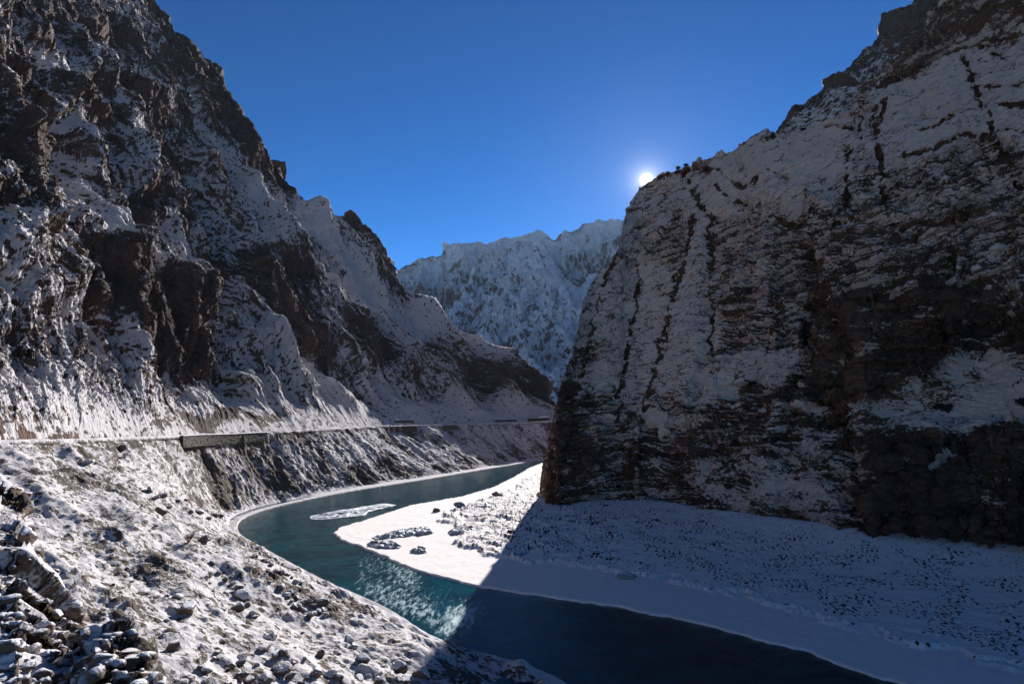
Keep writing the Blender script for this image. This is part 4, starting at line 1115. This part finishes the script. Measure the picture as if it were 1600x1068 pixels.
def wall(px0, px1, height, side, label, offset, thick=0.9, seed=0, lift=0.0):
    """a rubble wall that follows the road between two bearings"""
    c = smooth_line(ROAD, 3000)
    pp = 800 + F * c[:, 0] / np.maximum(c[:, 1] * cp, 1)
    ok = (c[:, 1] > 60) & (pp >= px0) & (pp <= px1)
    c = c[ok]
    m = max(30, int(len(c))); ii = np.linspace(0, len(c) - 1, 160); c = np.stack([np.interp(ii, np.arange(len(c)), c[:, j]) for j in range(3)], -1)
    tg = np.gradient(c[:, :2], axis=0); tg /= np.linalg.norm(tg, axis=1, keepdims=True)
    nr = np.stack([tg[:, 1], -tg[:, 0]], -1)
    s = np.cumsum(np.r_[0, np.linalg.norm(np.diff(c[:, :2], axis=0), axis=1)])
    base = np.array([c[0, 0], c[0, 1], c[0, 2] + lift - height])
    endf = np.clip(np.minimum(s, s[-1] - s) / 1.5, 0.0, 1.0)
    rows = 26
    prof = [(0.0, -0.6)] + [(0.0 - 0.12 * t * height, t * height) for t in np.linspace(0, 1, rows)] + [(-0.12 * height - thick, height), (-0.12 * height - thick, -0.6)]
    V = np.zeros((len(prof), 160, 3))
    for k, (o, z) in enumerate(prof):
        bulge = ts(FAC, s / 0.55, np.full(160, z / 0.35)) * 0.10 if 0 < k <= rows else 0.0
        top = fbm(s / 3, s * 0, 2, seed=seed) * 0.12 if z >= height - 0.01 else 0
        V[k, :, :2] = c[:, :2] + nr * (offset + o + bulge)[:, None] if not np.isscalar(offset + o + bulge) else c[:, :2] + nr * (offset + o)
        V[k, :, 2] = c[:, 2] + lift - height + z + top
    V -= base
    nP, nC = len(prof), 160
    Fq = [(k * nC + j, k * nC + j + 1, (k + 1) * nC + j + 1, (k + 1) * nC + j) for k in range(nP - 1) for j in range(nC - 1)]
    Fq += [tuple(k * nC for k in range(nP)), tuple(k * nC + nC - 1 for k in range(nP))[::-1]]
    root = bpy.data.objects.new('retaining_wall', None); COL.objects.link(root); root.location = base
    raw_obj('stone_face', V.reshape(-1, 3), Fq, M_mason, root)
    cp_ = []
    hw = [(0.25, 0.02), (0.22, 0.16), (-thick * 0.4, 0.30), (-thick - 0.1, 0.26), (-thick - 0.4, 0.0)]
    Cv = np.zeros((len(hw), 160, 3))
    for k, (o, z) in enumerate(hw):
        wob = fbm(s / 1.4, s * 0 + k, 3, seed=seed + 5)
        Cv[k, :, :2] = c[:, :2] + nr * (offset - 0.12 * height + o + wob * 0.06)[:, None]
        Cv[k, :, 2] = c[:, 2] + lift + z + wob * 0.05
    Cv -= base
    raw_obj('snow_coping', Cv.reshape(-1, 3), [(k * nC + j, k * nC + j + 1, (k + 1) * nC + j + 1, (k + 1) * nC + j) for k in range(len(hw) - 1) for j in range(nC - 1)], M_snow, root, smooth=True)
    return tag(root, label, 'retaining wall')
wall(277, 412, 3.7, 1, 'longest stone retaining wall under the road, light brown with snow along its top', 3.1, seed=1)
wall(607, 648, 3.6, 1, 'short dark stone retaining wall under the road past the long one', 2.9, seed=2)
wall(690, 712, 3.4, 1, 'shortest stone retaining wall under the road, farthest below the snow line', 2.9, seed=3)
wall(630, 657, 4.2, -1, 'stone wall above the road under the slope, left one of three', -6.4, seed=4, lift=4.0)
wall(783, 815, 3.2, -1, 'low stone wall above the road between two snow fans', -6.4, seed=5, lift=3.0)
wall(833, 866, 4.0, -1, 'stone wall above the road nearest to the dark cliff corner', -6.4, seed=6, lift=3.8)

# ---------------------------------------------------------------- shrubs
def simple(name, col, rough=0.9):
    n = NT(name); g = n.noise(12, 3)
    n.lk(n.mix(g, col, tuple(c * 0.5 for c in col)), n.b.inputs['Base Color']); n.b.inputs['Roughness'].default_value = rough
    return n.m
M_red = simple('red_twigs', (0.17, 0.075, 0.045)); M_straw = simple('dry_twigs', (0.20, 0.13, 0.085)); M_dark = simple('dark_scrub', (0.028, 0.026, 0.018)); M_bark = simple('scrub_bark', (0.05, 0.038, 0.028))
def tube(V, Fc, a, b, ra, rb):
    a = np.array(a, float); b = np.array(b, float); d = b - a; d /= np.linalg.norm(d) + 1e-9
    u = np.cross(d, [0.3, 0.5, 0.8]); u /= np.linalg.norm(u); w_ = np.cross(d, u); o = len(V)
    for p, q in ((a, ra), (b, rb)):
        for k in range(4):
            t = k * math.pi / 2; V.append(p + (u * math.cos(t) + w_ * math.sin(t)) * q)
    for k in range(4): Fc.append((o + k, o + (k + 1) % 4, o + 4 + (k + 1) % 4, o + 4 + k))
def shrub(S, px, py, size_px, label, mat, seed, leafy=False, group=None, kind='shrub', at=None):
    p = np.array(at) if at is not None else S.at(px, py)
    H = size_px * p[1] / F
    r = np.random.default_rng(3000 + seed)
    root = bpy.data.objects.new(kind, None); COL.objects.link(root); root.location = p
    SV, SF, TV, TF = [], [], [], []
    ends = []
    for i in range(16):
        a = r.uniform(0, 6.28); l = r.uniform(0.35, 0.6) * H; t = r.uniform(0.15, 0.9)
        b = np.array([math.cos(a) * t, math.sin(a) * t, r.uniform(0.7, 1.0)]) * l
        tube(SV, SF, (0, 0, -0.05 * H), b, 0.022 * H, 0.010 * H); ends.append(b)
    for i in range(260 if leafy else 150):
        b = ends[r.integers(len(ends))] * r.uniform(0.35, 1.0)
        d = r.normal(size=3) * 0.6 + b / np.linalg.norm(b); d[2] += 0.3; d /= np.linalg.norm(d)
        e = b + d * r.uniform(0.15, 0.42) * H
        tube(TV, TF, b, e, 0.008 * H, 0.003 * H)
        if leafy:
            for k in range(4):
                c = b + (e - b) * r.uniform(0.4, 1.05) + r.normal(size=3) * 0.03 * H; u = r.normal(size=3); v = r.normal(size=3)
                u /= np.linalg.norm(u); v /= np.linalg.norm(v); q = 0.045 * H; o = len(TV)
                TV += [c + u * q, c + v * q, c - u * q, c - v * q]; TF.append((o, o + 1, o + 2, o + 3))
    raw_obj('stem', SV, SF, M_bark if leafy else mat, root)
    raw_obj('foliage' if leafy else 'twigs', TV, TF, mat, root)
    return tag(root, label, 'shrub' if kind == 'shrub' else 'tree', group)
S_left = None
shrub(S_bank, 293, 846, 24, 'red brown leafless bush on the bank above the river bend', M_red, 1)
shrub(S_bank, 196, 712, 12, 'small rusty bush just below the road on the left slope', M_red, 2)
shrub(S_bank, 330, 900, 14, 'small reddish bush low on the snowy bank', M_red, 3)
shrub(S_cliff, 1275, 622, 16, 'dark shrub at the left end of the snowy ramp on the cliff', M_dark, 6, True)
shrub(S_cliff, 1480, 644, 22, 'dark shrub in the middle of the snowy ramp on the cliff', M_dark, 7, True)
shrub(S_cliff, 1462, 640, 14, 'smaller dark shrub touching the one in the middle of the cliff ramp', M_dark, 8, True)
shrub(S_cliff, 1596, 634, 18, 'dark shrub on the cliff ramp at the right edge of the photo', M_dark, 9, True)
shrub(S_cliff, 1172, 603, 16, 'dark shrub in the snow hollow low on the pale slab', M_dark, 10, True)
shrub(S_cliff, 1058, 265, 9, 'tiny tree on the cliff rim nearest to the sun', M_dark, 11, True, kind='scrub_tree')
shrub(S_cliff, 1068, 261, 8, 'tiny tree on the cliff rim just right of the one nearest to the sun', M_dark, 12, True, kind='scrub_tree')
shrub(S_cliff, 1205, 217, 13, 'dark bushy tree on the cliff rim where the higher mountain begins', M_dark, 13, True, kind='scrub_tree')
shrub(S_cliff, 1252, 205, 9, 'small dark tree on the rim in front of the higher mountain', M_dark, 14, True, kind='scrub_tree')

# ================================================================ THIN BLUE AIR
def haze():
    x0, x1, y0, y1, z0, z1 = -9300, 9300, -9300, 9300, -8.0, 1900.0
    V = [(x, y, z) for z in (z0, z1) for y in (y0, y1) for x in (x0, x1)]
    Fq = [(0, 2, 3, 1), (4, 5, 7, 6), (0, 1, 5, 4), (2, 6, 7, 3), (0, 4, 6, 2), (1, 3, 7, 5)]
    m = bpy.data.materials.new('thin_air'); m.use_nodes = True
    t = m.node_tree; t.nodes.remove(t.nodes['Principled BSDF'])
    v = t.nodes.new('ShaderNodeVolumePrincipled'); v.inputs['Color'].default_value = (0.62, 0.78, 1.0, 1); v.inputs['Density'].default_value = 0.000012
    v.inputs['Anisotropy'].default_value = 0.2
    t.links.new(v.outputs[0], [n for n in t.nodes if n.type == 'OUTPUT_MATERIAL'][0].inputs['Volume'])
    o = raw_obj('haze', V, Fq, m)
    o['kind'] = 'stuff'; o['label'] = 'thin blue winter air filling the valley'; o['category'] = 'haze'
haze()
